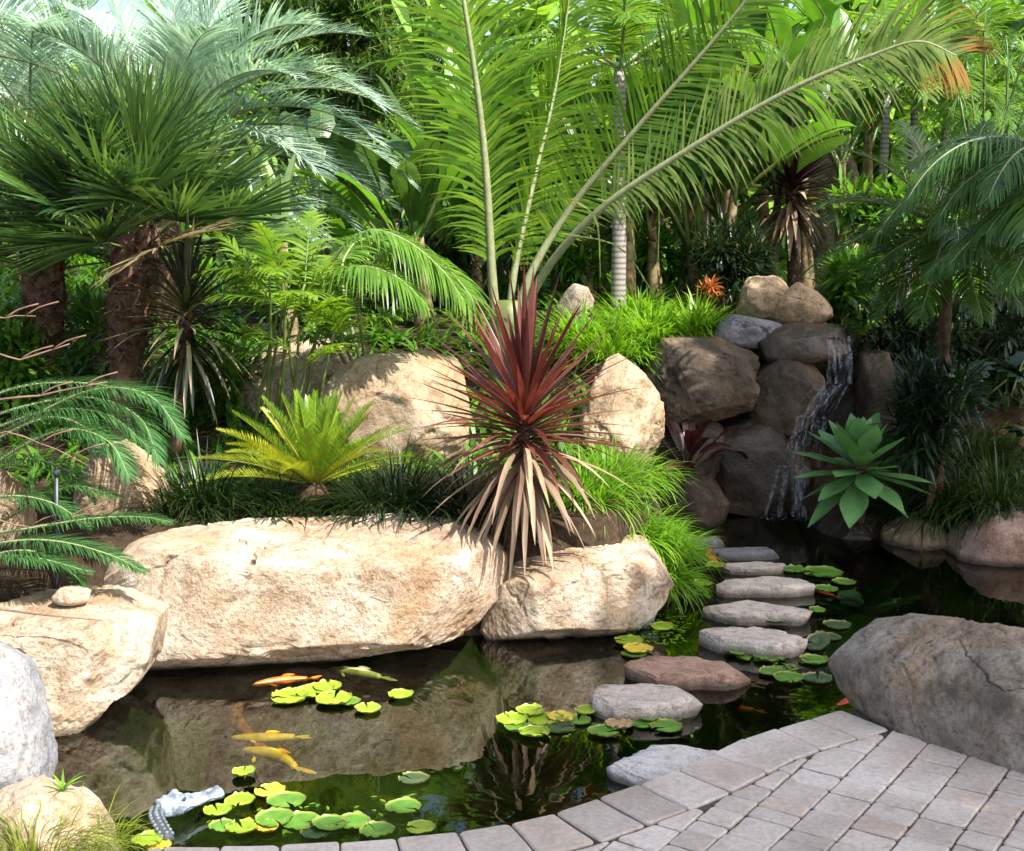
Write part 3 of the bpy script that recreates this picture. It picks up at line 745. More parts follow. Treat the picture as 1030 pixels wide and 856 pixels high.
blob('pebble', 'small smooth cream pebble lying on the rounded boulder', M['sand'], at(70, 601, 4.4) + Vector((0, 0.02, 0.0)), (0.062, 0.05, 0.032), 31, 0.8, 0.004, ez=0.8, cat='pebble', res=(40, 20))
# waterfall rocks
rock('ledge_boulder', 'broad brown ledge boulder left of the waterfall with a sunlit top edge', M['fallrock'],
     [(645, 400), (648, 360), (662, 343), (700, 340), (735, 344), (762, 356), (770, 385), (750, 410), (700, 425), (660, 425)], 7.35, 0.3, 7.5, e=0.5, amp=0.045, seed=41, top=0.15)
rock('sunlit_boulder', 'sunlit tan boulder on the crest above the waterfall', M['tan'],
     [(742, 318), (745, 290), (755, 279), (785, 280), (802, 292), (800, 318), (770, 328)], 8.15, 0.16, e=0.5, amp=0.03, seed=42, top=0.2, res=(80, 36))
rock('angular_boulder', 'angular buff boulder right of the sunlit crest boulder', M['tan'],
     [(775, 320), (782, 300), (803, 284), (818, 290), (834, 300), (836, 318), (815, 330), (785, 328)], 8.0, 0.16, 8.1, e=0.6, amp=0.03, seed=43, top=0.1, res=(80, 36))
rock('slate_boulder', 'blue grey slate rock at the head of the waterfall', M['slate'],
     [(712, 345), (722, 325), (738, 316), (760, 320), (790, 326), (792, 342), (760, 350), (725, 352)], 7.75, 0.16, e=0.55, amp=0.03, seed=44, top=0.2, res=(80, 36))
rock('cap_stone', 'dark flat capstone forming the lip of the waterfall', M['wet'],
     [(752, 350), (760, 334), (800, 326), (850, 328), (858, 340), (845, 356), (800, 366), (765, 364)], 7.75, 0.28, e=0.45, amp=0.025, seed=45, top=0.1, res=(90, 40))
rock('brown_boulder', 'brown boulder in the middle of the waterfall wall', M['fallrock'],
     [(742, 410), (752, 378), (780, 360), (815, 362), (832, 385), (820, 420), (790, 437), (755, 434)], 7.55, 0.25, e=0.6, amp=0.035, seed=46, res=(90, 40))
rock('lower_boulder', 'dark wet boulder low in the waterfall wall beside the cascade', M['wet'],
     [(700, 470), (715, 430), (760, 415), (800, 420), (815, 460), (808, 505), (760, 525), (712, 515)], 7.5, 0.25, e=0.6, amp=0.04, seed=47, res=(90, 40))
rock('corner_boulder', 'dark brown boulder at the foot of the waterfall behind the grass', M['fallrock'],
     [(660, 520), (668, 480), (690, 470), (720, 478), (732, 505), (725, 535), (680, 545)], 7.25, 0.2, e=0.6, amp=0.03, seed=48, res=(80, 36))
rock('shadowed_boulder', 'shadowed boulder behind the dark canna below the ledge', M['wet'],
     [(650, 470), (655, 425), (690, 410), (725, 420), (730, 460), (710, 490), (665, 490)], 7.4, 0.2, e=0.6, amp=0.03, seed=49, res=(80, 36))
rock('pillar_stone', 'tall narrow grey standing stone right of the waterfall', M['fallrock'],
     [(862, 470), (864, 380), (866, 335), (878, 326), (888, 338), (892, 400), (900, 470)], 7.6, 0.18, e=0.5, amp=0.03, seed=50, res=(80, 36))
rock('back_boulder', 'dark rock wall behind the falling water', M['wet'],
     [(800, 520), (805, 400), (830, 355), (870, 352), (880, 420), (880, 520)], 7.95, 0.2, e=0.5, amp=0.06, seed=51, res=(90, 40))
rock('plinth_boulder', 'wet dark stone under the agave at the waterline', M['wet'],
     [(815, 560), (822, 530), (850, 515), (890, 520), (905, 545), (890, 565)], 7.0, 0.2, e=0.6, amp=0.03, seed=52, res=(80, 36))
rock('bank_boulder', 'small tan boulder at the waterline right of the agave', M['tan'],
     [(888, 556), (893, 532), (910, 523), (940, 526), (958, 540), (955, 566), (920, 572)], 6.75, 0.16, e=0.55, amp=0.025, seed=53, res=(80, 36))
rock('reddish_boulder', 'reddish brown boulder at the waterline cut by the right edge', M['brownstone'],
     [(950, 570), (958, 540), (985, 522), (1030, 517), (1090, 525), (1100, 575), (1030, 582), (980, 580)], 6.5, 0.2, 6.4, e=0.55, amp=0.03, seed=54, res=(90, 40))
rock('leaning_slab', 'leaning grey slab among palm fronds above the waterfall', M['grey'],
     [(826, 300), (838, 258), (850, 240), (866, 245), (868, 275), (862, 325), (835, 325)], 8.6, 0.14, e=0.5, amp=0.02, seed=55, res=(70, 30))
rock('distant_boulder', 'tall grey boulder far behind the dark cordyline', M['grey'],
     [(815, 200), (820, 160), (830, 135), (846, 132), (855, 150), (860, 200), (862, 300), (812, 300)], 10.5, 0.3, e=0.5, amp=0.04, seed=56, res=(70, 30))
rock('blue_stone', 'blue grey stone at the waterline below the wedge boulder', M['bluestone'],
     [(610, 640), (625, 612), (650, 600), (664, 602), (662, 618), (640, 640)], 5.42, 0.12, e=0.6, amp=0.02, seed=57, res=(70, 30))

# stepping stones: centre px, width px, plan depth, thickness above the water
def step(label, px, py, w, hpx, th, mat, seed, rot=0.0):
    top = wz + th; c = gp(px, py, top); k = c.y / F
    rx = w * 0.53 * k; r = -ray(px, py).z / ray(px, py).y
    ry = max(0.06, hpx * 0.46 * k / r); th *= 0.72
    blob('stepping_stone', label, mat, (c.x, c.y, wz + th * 0.5 - 0.045), (rx, ry, th * 0.5 + 0.045), seed, 0.22, 0.016, rot, 'stepping stone', 'stepping stones across the pond', 0.16, (105, 40), 0.2, 0.20, cuts=10)
step('pale bluish stepping stone set into the patio edge', 682, 758, 126, 40, 0.075, M['paleslab'], 61)
step('grey stepping stone with a dark chipped front nearest the patio slab', 645, 690, 112, 26, 0.09, M['step'], 62, -0.18)
step('reddish brown stepping stone with a crack across it', 692, 664, 116, 26, 0.075, M['brownstone'], 63, -0.05)
step('grey stepping stone directly behind the reddish brown one', 756, 632, 106, 18, 0.085, M['step'], 64, -0.15)
step('grey stepping stone with water plants along its front edge', 762, 605, 104, 16, 0.075, M['step'], 65, -0.08)
step('broad flat stepping stone before the narrow sunlit one', 768, 581, 98, 12, 0.07, M['step'], 66)
step('narrow sunlit stepping stone, smallest in the crossing', 760, 565, 66, 8, 0.05, M['step'], 67)
step('bluish stepping stone second from the far bank', 748, 550, 80, 8, 0.05, M['slate'], 68)
step('dark stepping stone in shadow at the far bank', 707, 538, 44, 9, 0.06, M['slate'], 69)

# ------------------------------------------------------------------ shade tree standing to the right, beyond the frame, that shades patio, pond end and waterfall
rng = random.Random(77)
t = thing('shade_tree', 'tall leafy shade tree standing beyond the right edge of the patio', 'tree', (6.6, 1.6, gz(6.6, 1.6)))
tb = MB(); P0 = Vector((6.6, 1.6, -0.3))
tube(tb, cr([P0, (6.5, 1.7, 2.5), (6.2, 1.5, 5.4)], 12), [0.22 - 0.008 * i for i in range(12)], 10)
part(tb, 'trunk', M['bark'], t)
br = MB()
for q in ((3.6, -1.2, 6.9), (4.6, -.2, 7.0), (5.4, 1.4, 7.2), (5.9, 3.2, 7.4), (6.6, 4.6, 7.6), (5.2, 2.6, 7.3)):
    tube(br, cr([(6.2, 1.5, 5.2), Vector((6.2, 1.5, 5.8)).lerp(Vector(q), 0.5) + Vector((0, 0, 0.25)), q], 10), [0.10 - 0.008 * i for i in range(10)], 7)
part(br, 'branches', M['bark'], t)
lf = MB()
SHADE = [(-1.0, 3.16), (-0.45, 3.38), (-0.05, 3.60), (0.15, 4.10), (0.20, 4.75), (0.52, 5.3), (0.84, 5.9), (0.92, 6.6), (0.90, 7.2), (0.70, 7.9), (1.2, 8.3), (2.6, 8.6), (3.1, 8.0), (2.1, 4.8), (1.75, 3.2), (1.5, 2.45), (-1.2, 2.45)]
SA = SHADE
def inpoly(x, y, PG):
    c = False
    for i in range(len(PG)):
        a, b = PG[i], PG[i - 1]
        if (a[1] > y) != (b[1] > y) and x < (b[0] - a[0]) * (y - a[1]) / (b[1] - a[1]) + a[0]: c = not c
    return c
cnt = 0
while cnt < 8500:
    x = rng.uniform(-1.1, 3.7); y = rng.uniform(1.9, 8.7)
    if not inpoly(x, y, SA): continue
    if noise.noise(Vector((x * 2.6, y * 2.6, 4.0))) > 0.40 and y > 6.2 and x > 1.6: continue
    h = 7.0 + 0.6 * noise.noise(Vector((x, y, 9.0))) + rng.uniform(-0.3, 0.3)
    z0 = 0.0 if y < 6.8 else 0.5 * (y - 6.8)
    p = Vector((x, y, z0)) + SUN * ((h - z0) / SUN.z)
    d = Vector((rng.uniform(-1, 1), rng.uniform(-1, 1), rng.uniform(-0.6, 0.3))).normalized()
    blade(lf, p, d, rng.uniform(0.13, 0.21), rng.uniform(0.08, 0.12), 0.4, None, 2, w0=0.3, peak=0.45); cnt += 1
part(lf, 'crown', M['shade'], t)

# ------------------------------------------------------------------ big king palm in the middle
def palm_frond(t, pts, n, Lm, W, mat, rr, seed, name='frond', **kw):
    lf = MB(); rb = MB(); rg = random.Random(seed)
    frond(lf, rb, pts, n, Lm, W, rng=rg, rr=rr, **kw)
    o = part(lf, name, mat, t)
    part(rb, 'midrib', kw.get('ribmat', M['palmrib']), o, t)
    return o
YK = 7.2
kb = at(512, 385, YK); kb.z = gz(kb.x, kb.y)
t = thing('king_palm', 'tall feather palm behind the red cordyline, its pale midribs fanning past the top edge', 'palm', kb)
b0 = kb + Vector((0, 0, 0.02))
P_ = palm_frond(t, [b0 + Vector((-.03, 0, 0)), at(496, 290, YK), at(487, 150, YK - .05), at(468, 10, YK - .1), at(440, -140, YK - .1)], 100, 0.54, 0.018, M['kingpalm'], 0.032, 1, a0=0.95, a1=0.6, lift=0.15, droop=1.15, start=0.30, up=Vector((0.15, -1, 0.3)))
palm_frond(t, [b0 + Vector((.0, .05, 0)), at(515, 290, YK + .1), at(537, 180, YK + .2), at(560, 80, YK + .3), at(580, -60, YK + .4)], 88, 0.46, 0.018, M['kingpalm'], 0.026, 2, a0=0.95, a1=0.6, lift=0.5, droop=0.8, start=0.30, up=Vector((0.75, -0.75, 0.35)))
palm_frond(t, [b0 + Vector((.04, 0, 0)), at(525, 300, YK), at(568, 218, YK), at(640, 130, YK - .15), at(735, 20, YK - .35), at(800, -70, YK - .5)], 104, 0.42, 0.016, M['kingpalm'], 0.030, 3, a0=1.1, a1=0.75, lift=0.2, droop=0.35, start=0.34, up=Vector((-0.3, -1, 0.25)))
palm_frond(t, [b0 + Vector((.06, -.03, 0)), at(534, 300, YK - .1), at(596, 218, YK - .35), at(700, 146, YK - .6), at(800, 88, YK - .8), at(880, 55, YK - .95), at(925, 42, YK - 1.05), at(962, 56, YK - 1.1)], 130, 0.42, 0.016, M['kingpalm_old'], 0.026, 4, a0=1.15, a1=0.85, lift=0.12, droop=0.8, start=0.30, up=Vector((-0.25, -0.8, 0.75)), tipbias=0.75, prof=lambda q: 0.55 + 0.45 * min(1, q / 0.2) if q < 0.6 else 1 - 0.45 * (q - 0.6) / 0.4)
st = MB()
tube(st, cr([kb + Vector((0, 0, -.1)), kb + Vector((0, 0, .15)), kb + Vector((0, 0, .5))], 8), [0.13, .125, .12, .11, .10, .09, .08, .07], 12)
part(st, 'crownshaft', M['cane'], t)
hh = MB(); rg = random.Random(9)
for (x, y, ex, ey) in ((640, 180, 662, 262), (600, 200, 640, 262), (575, 200, 604, 280), (566, 235, 660, 300), (650, 178, 686, 220)):
    a_ = at(x, y, YK - .4); e_ = at(ex, ey, YK - .45); m_ = a_.lerp(e_, .5) + Vector((.05, 0, .09)); c_ = cr([a_, m_, e_], 8)
    for i in range(7):
        w = 0.008 * (1 - i / 8); hh.add([c_[i] + Vector((-w, 0, 0)), c_[i] + Vector((w, 0, .004)), c_[i + 1] + Vector((w, 0, .004)), c_[i + 1] + Vector((-w, 0, 0))], [(0, 1, 2, 3)], [.1] * 4)
part(hh, 'drooping leaflets', M['kingpalm_old'], t).name = 'hanging_leaves'

# ------------------------------------------------------------------ fan palms on the left
def fan_palm(name, label, base_px, top_px, Y, Rb, n, seed, rt, group=None, low=-0.5, pet=(0.28, 0.46), trunk_w=(0.10, 0.16)):
    rg = random.Random(seed)
    b = at(*base_px, Y); b.z = min(b.z, gz(b.x, b.y) if gz(b.x, b.y) > b.z - 1 else b.z); topp = at(*top_px, Y)
    t = thing(name, label, 'palm', b, group)
    tr = MB(); c_ = cr([b + Vector((0, 0, -.05)), b.lerp(topp, .5) + Vector((rt, 0, 0)), topp], 16)
    tube(tr, c_, [trunk_w[0] + (trunk_w[1] - trunk_w[0]) * sstep(.25, .75, i / 15) for i in range(16)], 18, jit=.12, rng=rg)
    part(tr, 'trunk', M['palmbark'], t)
    fb = MB()
    for i in range(650):
        f = 0.36 + 0.64 * rg.random(); p = c_[int(f * 15)].lerp(c_[min(15, int(f * 15) + 1)], (f * 15) % 1); a = rg.uniform(0, 6.28)
        d = Vector((math.cos(a), math.sin(a), rg.uniform(-.3, 1.2)))
        blade(fb, p + Vector((math.cos(a), math.sin(a), 0)) * trunk_w[1] * .85, d, rg.uniform(.05, .13), rg.uniform(.012, .03), .8, None, 2)
    part(fb, 'fibre_leaves', M['fibre'], t)
    for i in range(n):
        az = i * 2.39996 + rg.uniform(-.2, .2); q = (i + .5) / n; el = 1.45 - q * (1.45 - low) + rg.uniform(-.12, .12)
        lf = MB(); rb = MB()
        fan(lf, rb, topp + Vector((0, 0, -.05 - .1 * q)), az, el, rg.uniform(*pet), Rb * rg.uniform(.85, 1.12), rg, n=46, spread=2.6 + .6 * rg.random(), droop=.08 + .2 * q)
        o = part(lf, 'fan_leaf', M['fandry'] if q > .97 else M['fan'], t); part(rb, 'petiole', M['cane'], o, t)
    return t
fan_palm('fan_palm', 'dense green fan palm on a shaggy leaning trunk, front one of the pair', (122, 392), (141, 226), 6.5, .50, 44, 101, -.02, low=.12, trunk_w=(.075, .115))
fan_palm('fan_palm', 'fan palm with a darker straight trunk, partly behind the front fan palm', (44, 400), (42, 245), 7.0, .45, 26, 102, .01, low=.1, trunk_w=(.075, .11))

# ------------------------------------------------------------------ silver feather palms
def feather_palm(name, label, base, crown, spec, mat, n, Lm, W, seed, trunk=0.09, group=None, tmat=None, **kw):
    rg = random.Random(seed)
    t = thing(name, label, 'palm', base, group)
    if trunk:
        tr = MB(); tube(tr, cr([Vector(base) + Vector((0, 0, -.1)), Vector(base).lerp(crown, .5), crown], 12), [trunk * (1.1 - .3 * i / 11) for i in range(12)], 14, jit=.15, rng=rg)
        part(tr, 'trunk', tmat or M['palmbark'], t)
    for i, (az, el, L, dr) in enumerate(spec):
        lf = MB(); rb = MB()
        frond(lf, rb, arc(crown, az, el, L, dr, 18), n, Lm * rg.uniform(.9, 1.1), W, rng=rg, rr=.012, **kw)
        o = part(lf, 'frond', mat, t); part(rb, 'midrib', M['palmrib'], o, t)
    return t
rg = random.Random(3)
c_ = at(165, 150, 8.4)
feather_palm('silver_palm', 'silvery blue feather palm arching behind the front fan palm', (c_.x, c_.y, gz(c_.x, c_.y)), c_,
             [(a + rg.uniform(-.2, .2), e, L, d) for a, e, L, d in ((1.4, .9, 1.5, .9), (1.8, .5, 1.5, 1.0), (1.2, .3, 1.45, .9), (2.2, .7, 1.3, 1.0), (1.6, -.1, 1.3, .7), (.5, 1.1, 1.4, .8), (-.6, 1.0, 1.4, .8),
              (-1.5, .95, 1.5, .9), (-1.4, .5, 1.5, 1.0), (-1.9, .75, 1.4, .9), (0, 1.35, 1.3, .5), (1.5, 1.25, 1.3, .7), (-1.5, 1.3, 1.3, .7), (2.6, .9, 1.1, 1.0), (-2.6, .9, 1.1, 1.0), (1.9, .15, 1.35, .8), (1.5, .62, 1.7, 1.0), (1.7, .75, 1.6, 1.2), (1.35, .05, 1.5, .6), (2.0, -.2, 1.3, .6), (1.6, .35, 1.65, .9), (2.3, .25, 1.3, .9), (1.9, .95, 1.4, 1.1))],
             M['silver'], 84, .42, .017, 201, a0=1.0, a1=.5, lift=.3, droop=.5)
c_ = at(30, 120, 9.2)
feather_palm('silver_palm', 'silvery palm crown cut by the top left corner', (c_.x, c_.y, gz(c_.x, c_.y)), c_,
             [(i * 2.4, .3 + .95 * rg.random(), rg.uniform(1.2, 1.6), .9) for i in range(13)], M['silver'], 70, .42, .017, 202, a0=1.0, a1=.5, lift=.3, droop=.5)

# ------------------------------------------------------------------ arching palm and bamboo palm
c_ = at(395, 395, 6.9)
t = thing('arching_palm', 'small feather palm with drooping arched fronds left of the big palm', 'palm', (c_.x, c_.y, gz(c_.x, c_.y)))
bz = ORIG[t.name]
for i, pts in enumerate([[at(330, 300, 6.6), at(340, 255, 6.5), at(372, 232, 6.45), at(410, 243, 6.4), at(445, 272, 6.35), at(468, 305, 6.3)],
                         [at(360, 300, 6.7), at(378, 262, 6.65), at(405, 250, 6.55), at(440, 262, 6.5), at(472, 296, 6.4), at(480, 320, 6.4)],
                         [at(320, 310, 6.5), at(330, 285, 6.4), at(360, 268, 6.3), at(398, 278, 6.2), at(428, 305, 6.15)],
                         [at(345, 290, 6.9), at(352, 250, 7.0), at(375, 240, 7.1), at(395, 255, 7.2)],
                         [at(310, 300, 6.7), at(295, 265, 6.6), at(270, 258, 6.5), at(245, 280, 6.45)]]):
    palm_frond(t, [bz + Vector((-.1, 0, 0))] + pts, 62, .34, .016, M['arch'], .010, 300 + i, a0=1.15, a1=.7, lift=.05, droop=1.5, start=.38, jit=.08)
rng = random.Random(8)
c_ = at(285, 398, 6.3)
t = thing('bamboo_palm', 'clump of slim green canes with light green foliage before the cream boulder', 'palm', (c_.x, c_.y, gz(c_.x, c_.y)))
cn = MB(); 
for i in range(10):
    bx = 255 + i * 6.5 + rng.uniform(-3, 3); tx = bx + rng.uniform(-28, 40); ty = rng.uniform(268, 335)
    a_ = at(bx, 446, 6.3 + rng.uniform(-.1, .1)); e_ = at(tx, ty, 6.3 + rng.uniform(-.25, .2)); pp = cr([a_, a_.lerp(e_, .55) + Vector((rng.uniform(-.02, .02), 0, .03)), e_], 8)
    tube(cn, pp, [.009 - .0005 * j for j in range(8)], 6)
    for k in range(4):
        lf = MB(); rb = MB()
        frond(lf, rb, arc(e_ + Vector((0, 0, -.06 * k)), rng.uniform(0, 6.28), rng.uniform(.1, 1.2), rng.uniform(.26, .42), 2.2, 10), 13, .16, .020, a0=1.1, a1=.5, lift=.1, droop=.9, rng=rng, rr=.004, start=.2)
        o = part(lf, 'frond', M['bamboo'], t)
        part(rb, 'midrib', M['cane'], o, t)
part(cn, 'canes', M['cane'], t)

# ------------------------------------------------------------------ yellow cycad on the bed
c_ = at(316, 488, 5.6); c_.z = max(gz(c_.x, c_.y), c_.z - .03)
t = thing('cycad', 'yellow green cycad with stiff upright fronds behind the long boulder', 'cycad', c_)
for i in range(40):
    az = i * 2.39996; q = (i + .5) / 40; el = 1.35 - 1.25 * q
    if math.cos(az) < -.5 and el < .5: el += .35
    L = .40 + .16 * q
    lf = MB(); rb = MB()
    frond(lf, rb, arc(c_ + Vector((0, 0, .03)), az, el, L, .7 + .6 * q, 12), 50, .075, .0062, a0=1.0, a1=.55, lift=.5, droop=.1, rng=rng, rr=.007, start=.1, segs=2, jit=.05)
    o = part(lf, 'frond', M['sagoyellow'] if (math.sin(az) < -.2 and q > .45) or q > .85 else M['sago'], t); part(rb, 'midrib', M['sagoyellow'], o, t)
hd = MB(); tube(hd, [c_ + Vector((0, 0, -.1)), c_ + Vector((0, 0, 0)), c_ + Vector((0, 0, .05))], [.08, .075, .03], 10, jit=.2); part(hd, 'stem', M['bark'], t)

# ------------------------------------------------------------------ red cordyline
def cordyline(label, base, head, Lr, n_up, n_dry, seed, mats, W=.036, trunk=.03):
    rg = random.Random(seed); t = thing('cordyline', label, 'cordyline', base)
    tr = MB(); tube(tr, cr([Vector(base) + Vector((0, 0, -.05)), Vector(base).lerp(head, .5) + Vector((.008, 0, 0)), head + Vector((0, 0, .02))], 10), [trunk] * 10, 9, jit=.1); part(tr, 'trunk', M['bark'], t)
    up = MB()
    for i in range(n_up):
        az = i * 2.39996; q = (i + .5) / n_up; el = 1.5 - 1.55 * q ** .75 + rg.uniform(-.16, .16)
        d = Vector((math.sin(az) * math.cos(el), math.cos(az) * math.cos(el), math.sin(el)))
        blade(up, head + Vector((0, 0, .09 * (1 - q) - .06 * q)) + d * .02, d, Lr * rg.uniform(.82, 1.1) * (1 - .12 * q), W * rg.uniform(.8, 1.15), .10 + .9 * q * rg.random() ** 1.5, None, 7, w0=.45, peak=.35, tipw=.02, fold=.35)
    part(up, 'red_leaves', mats[0], t)
    dr = MB()
    for i in range(n_dry):
        az = i * 2.39996 + .7; q = (i + .5) / n_dry; el = .1 - 1.1 * q + rg.uniform(-.25, .25)
        d = Vector((math.sin(az) * math.cos(el), math.cos(az) * math.cos(el), math.sin(el)))
        blade(dr, head + Vector((0, 0, -.05 - .13 * q)) + d * .02, d, Lr * rg.uniform(.75, 1.02) * (.98 - .12 * q), W * rg.uniform(.75, 1.05), .45 + .9 * rg.random(), None, 7, w0=.45, peak=.4, tipw=.03, fold=.35, kink=.4)
    part(dr, 'dry_leaves', mats[1], t)
    return t
hd = at(528, 432, 5.25); bs = at(506, 566, 5.3); bs.z = min(bs.z, gz(bs.x, bs.y) + .02)
cordyline('red leaved cordyline with a skirt of dry buff leaves between the two overhanging boulders', bs, hd, .52, 124, 68, 11, (M['red'], M['dryred']), .034, .028)
hd = at(797, 190, 9.3); bs = at(800, 285, 9.3); bs.z = gz(bs.x, bs.y)
cordyline('dark maroon cordyline on a tall dry skirted stem behind the waterfall', bs, hd, .44, 100, 50, 12, (M['darkred'], M['dryred']), .045, .05)
hd = at(188, 318, 6.15); bs = at(174, 405, 6.15); bs.z = min(bs.z, gz(bs.x, bs.y) + .1)
cordyline('dark dracaena with grey brown drooping leaves beside the front fan palm trunk', bs, hd, .42, 70, 55, 13, (M['darkdrac'], M['darkdrac']), .03, .03)

# ------------------------------------------------------------------ agave
c_ = at(866, 470, 6.75)
t = thing('agave', 'blue green agave rosette with broad pointed leaves above the dark water', 'agave', c_ + Vector((0, 0, -.12)))
rg = random.Random(4)
for i in range(42):
    az = i * 2.39996 + .3; q = (i + .5) / 42; el = 1.42 - 2.15 * q ** .9
    d = Vector((math.sin(az) * math.cos(el), math.cos(az) * math.cos(el), math.sin(el)))
    L = (.22 + .11 * min(1, q * 2)) * rg.uniform(.9, 1.1); lf = MB()
    blade(lf, c_ + d * .03 + Vector((0, 0, .02 - .06 * q)), d, L, .135 * rg.uniform(.9, 1.1), -.25 + .35 * q, None, 10, w0=.40, peak=.55, tipw=.01, fold=.20)
    part(lf, 'leaf', M['agave'], t)
st = MB(); tube(st, [c_ + Vector((0, .0, -.3)), c_ + Vector((0, 0, -.1)), c_ + Vector((0, 0, .03))], [.035, .04, .04], 10); part(st, 'stem', M['bark'], t)

# ------------------------------------------------------------------ grasses and low clumps
def clump(name, label, cat, px, py, Y, r, n, L, W, mat, seed, spread=1.0, droop=1.6, group=None, on=None, lean=Vector((0, 0, 0)), segs=4):
    c = at(px, py, Y); z = on if on is not None else max(gz(c.x, c.y), c.z - .02)
    mb = MB(); rg = random.Random(seed); grass(mb, c.x, c.y, z - .02, r, n, L, W, rg, spread, droop, segs, lean)
    return single(mb, name, mat, label, cat, (c.x, c.y, z), group)
clump('mondo_grass', 'dark mondo grass clump between the yellow cycad and the red cordyline', 'grass', 400, 520, 5.55, .24, 650, .34, .009, M['mondo'], 1, 1.1)
clump('mondo_grass', 'dark mondo grass mound close behind the left end of the long boulder', 'grass', 205, 512, 5.6, .26, 620, .30, .009, M['mondo'], 2, 1.1)
clump('mondo_grass', 'dark mondo grass under the yellow cycad fronds', 'grass', 285, 517, 5.55, .26, 560, .20, .009, M['mondo'], 3, 1.1)
clump('mondo_grass', 'dark grass strip at the foot of the red cordyline', 'grass', 465, 530, 5.6, .22, 420, .30, .009, M['mondo'], 4, 1.1)
for i, (px, py, Y, r, n, L, lab, on) in enumerate((
    (588, 535, 5.7, .16, 420, .28, 'bright green grass tuft touching the red cordyline', None),
    (630, 545, 5.7, .17, 560, .24, 'bright green grass tuft on top of the bank above the wedge boulder', .20),
    (662, 590, 5.62, .10, 520, .20, 'bright green grass spilling down to the water beside the stepping stones', .02),
    (615, 505, 6.0, .18, 420, .26, 'green grass tuft in front of the upright tan boulder', None),
    (668, 560, 5.85, .11, 420, .22, 'light green grass at the pond edge under the corner boulder', .08))):
    clump('liriope', lab, 'grass', px, py, Y, r, n, L, .0085, M['liriope'], 20 + i, 1.2, 1.7, 'bright grass tufts by the pond', on)
for i, (px, py, Y, r, n, L, lab) in enumerate((
    (615, 352, 7.6, .22, 420, .30, 'bright grass clump directly above the upright tan boulder'),
    (655, 335, 7.9, .22, 460, .30, 'bright grass clump in the middle of the upper bed'),
    (700, 326, 8.0, .20, 420, .28, 'bright grass clump left of the slate rock above the waterfall'),
    (640, 315, 8.5, .25, 420, .28, 'grass clump around the foot of the ringed palm trunk'),
    (585, 335, 7.9, .20, 300, .28, 'grass clump below the small domed stone'))):
    clump('liriope', lab, 'grass', px, py, Y, r, n, L, .014, M['liriope'], 30 + i, 1.2, 1.6, 'bright grass clumps above the waterfall')
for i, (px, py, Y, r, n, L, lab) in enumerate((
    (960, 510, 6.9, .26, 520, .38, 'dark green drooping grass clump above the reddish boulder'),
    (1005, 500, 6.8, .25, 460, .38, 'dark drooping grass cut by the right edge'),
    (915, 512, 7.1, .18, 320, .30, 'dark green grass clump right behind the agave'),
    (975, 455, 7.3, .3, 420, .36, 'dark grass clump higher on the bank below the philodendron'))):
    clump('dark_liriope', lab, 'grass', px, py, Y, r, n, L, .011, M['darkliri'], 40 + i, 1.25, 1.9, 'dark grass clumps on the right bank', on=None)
clump('pond_grass', 'yellow green grass tuft in the bottom left corner on the low boulder', 'grass', 30, 850, 3.2, .17, 640, .15, .004, M['tuft'], 51, 1.2, 2.0, on=.0)
clump('pond_grass', 'wispy pale grass hanging over the water beside the low boulder', 'grass', 100, 830, 3.28, .07, 110, .17, .003, M['tuft'], 52, 1.3, 2.4, on=-.02)
mb = MB(); c_ = at(63, 790, 3.35); rg = random.Random(3)
tube(mb, cr([at(50, 832, 3.3), at(57, 812, 3.33), at(62, 798, 3.35)], 6), .003, 5)
for k in range(9):
    a = k * 2.4; d = Vector((math.cos(a) * .8, math.sin(a) * .8, .5 + .9 * rg.random())); blade(mb, c_ + Vector((0, 0, -.015)), d, rg.uniform(.05, .085), .009, .9, None, 4)
single(mb, 'sedge', M['liriope'], 'single green sedge stalk with splayed leaves leaning over the pond', 'sedge', at(50, 832, 3.3))

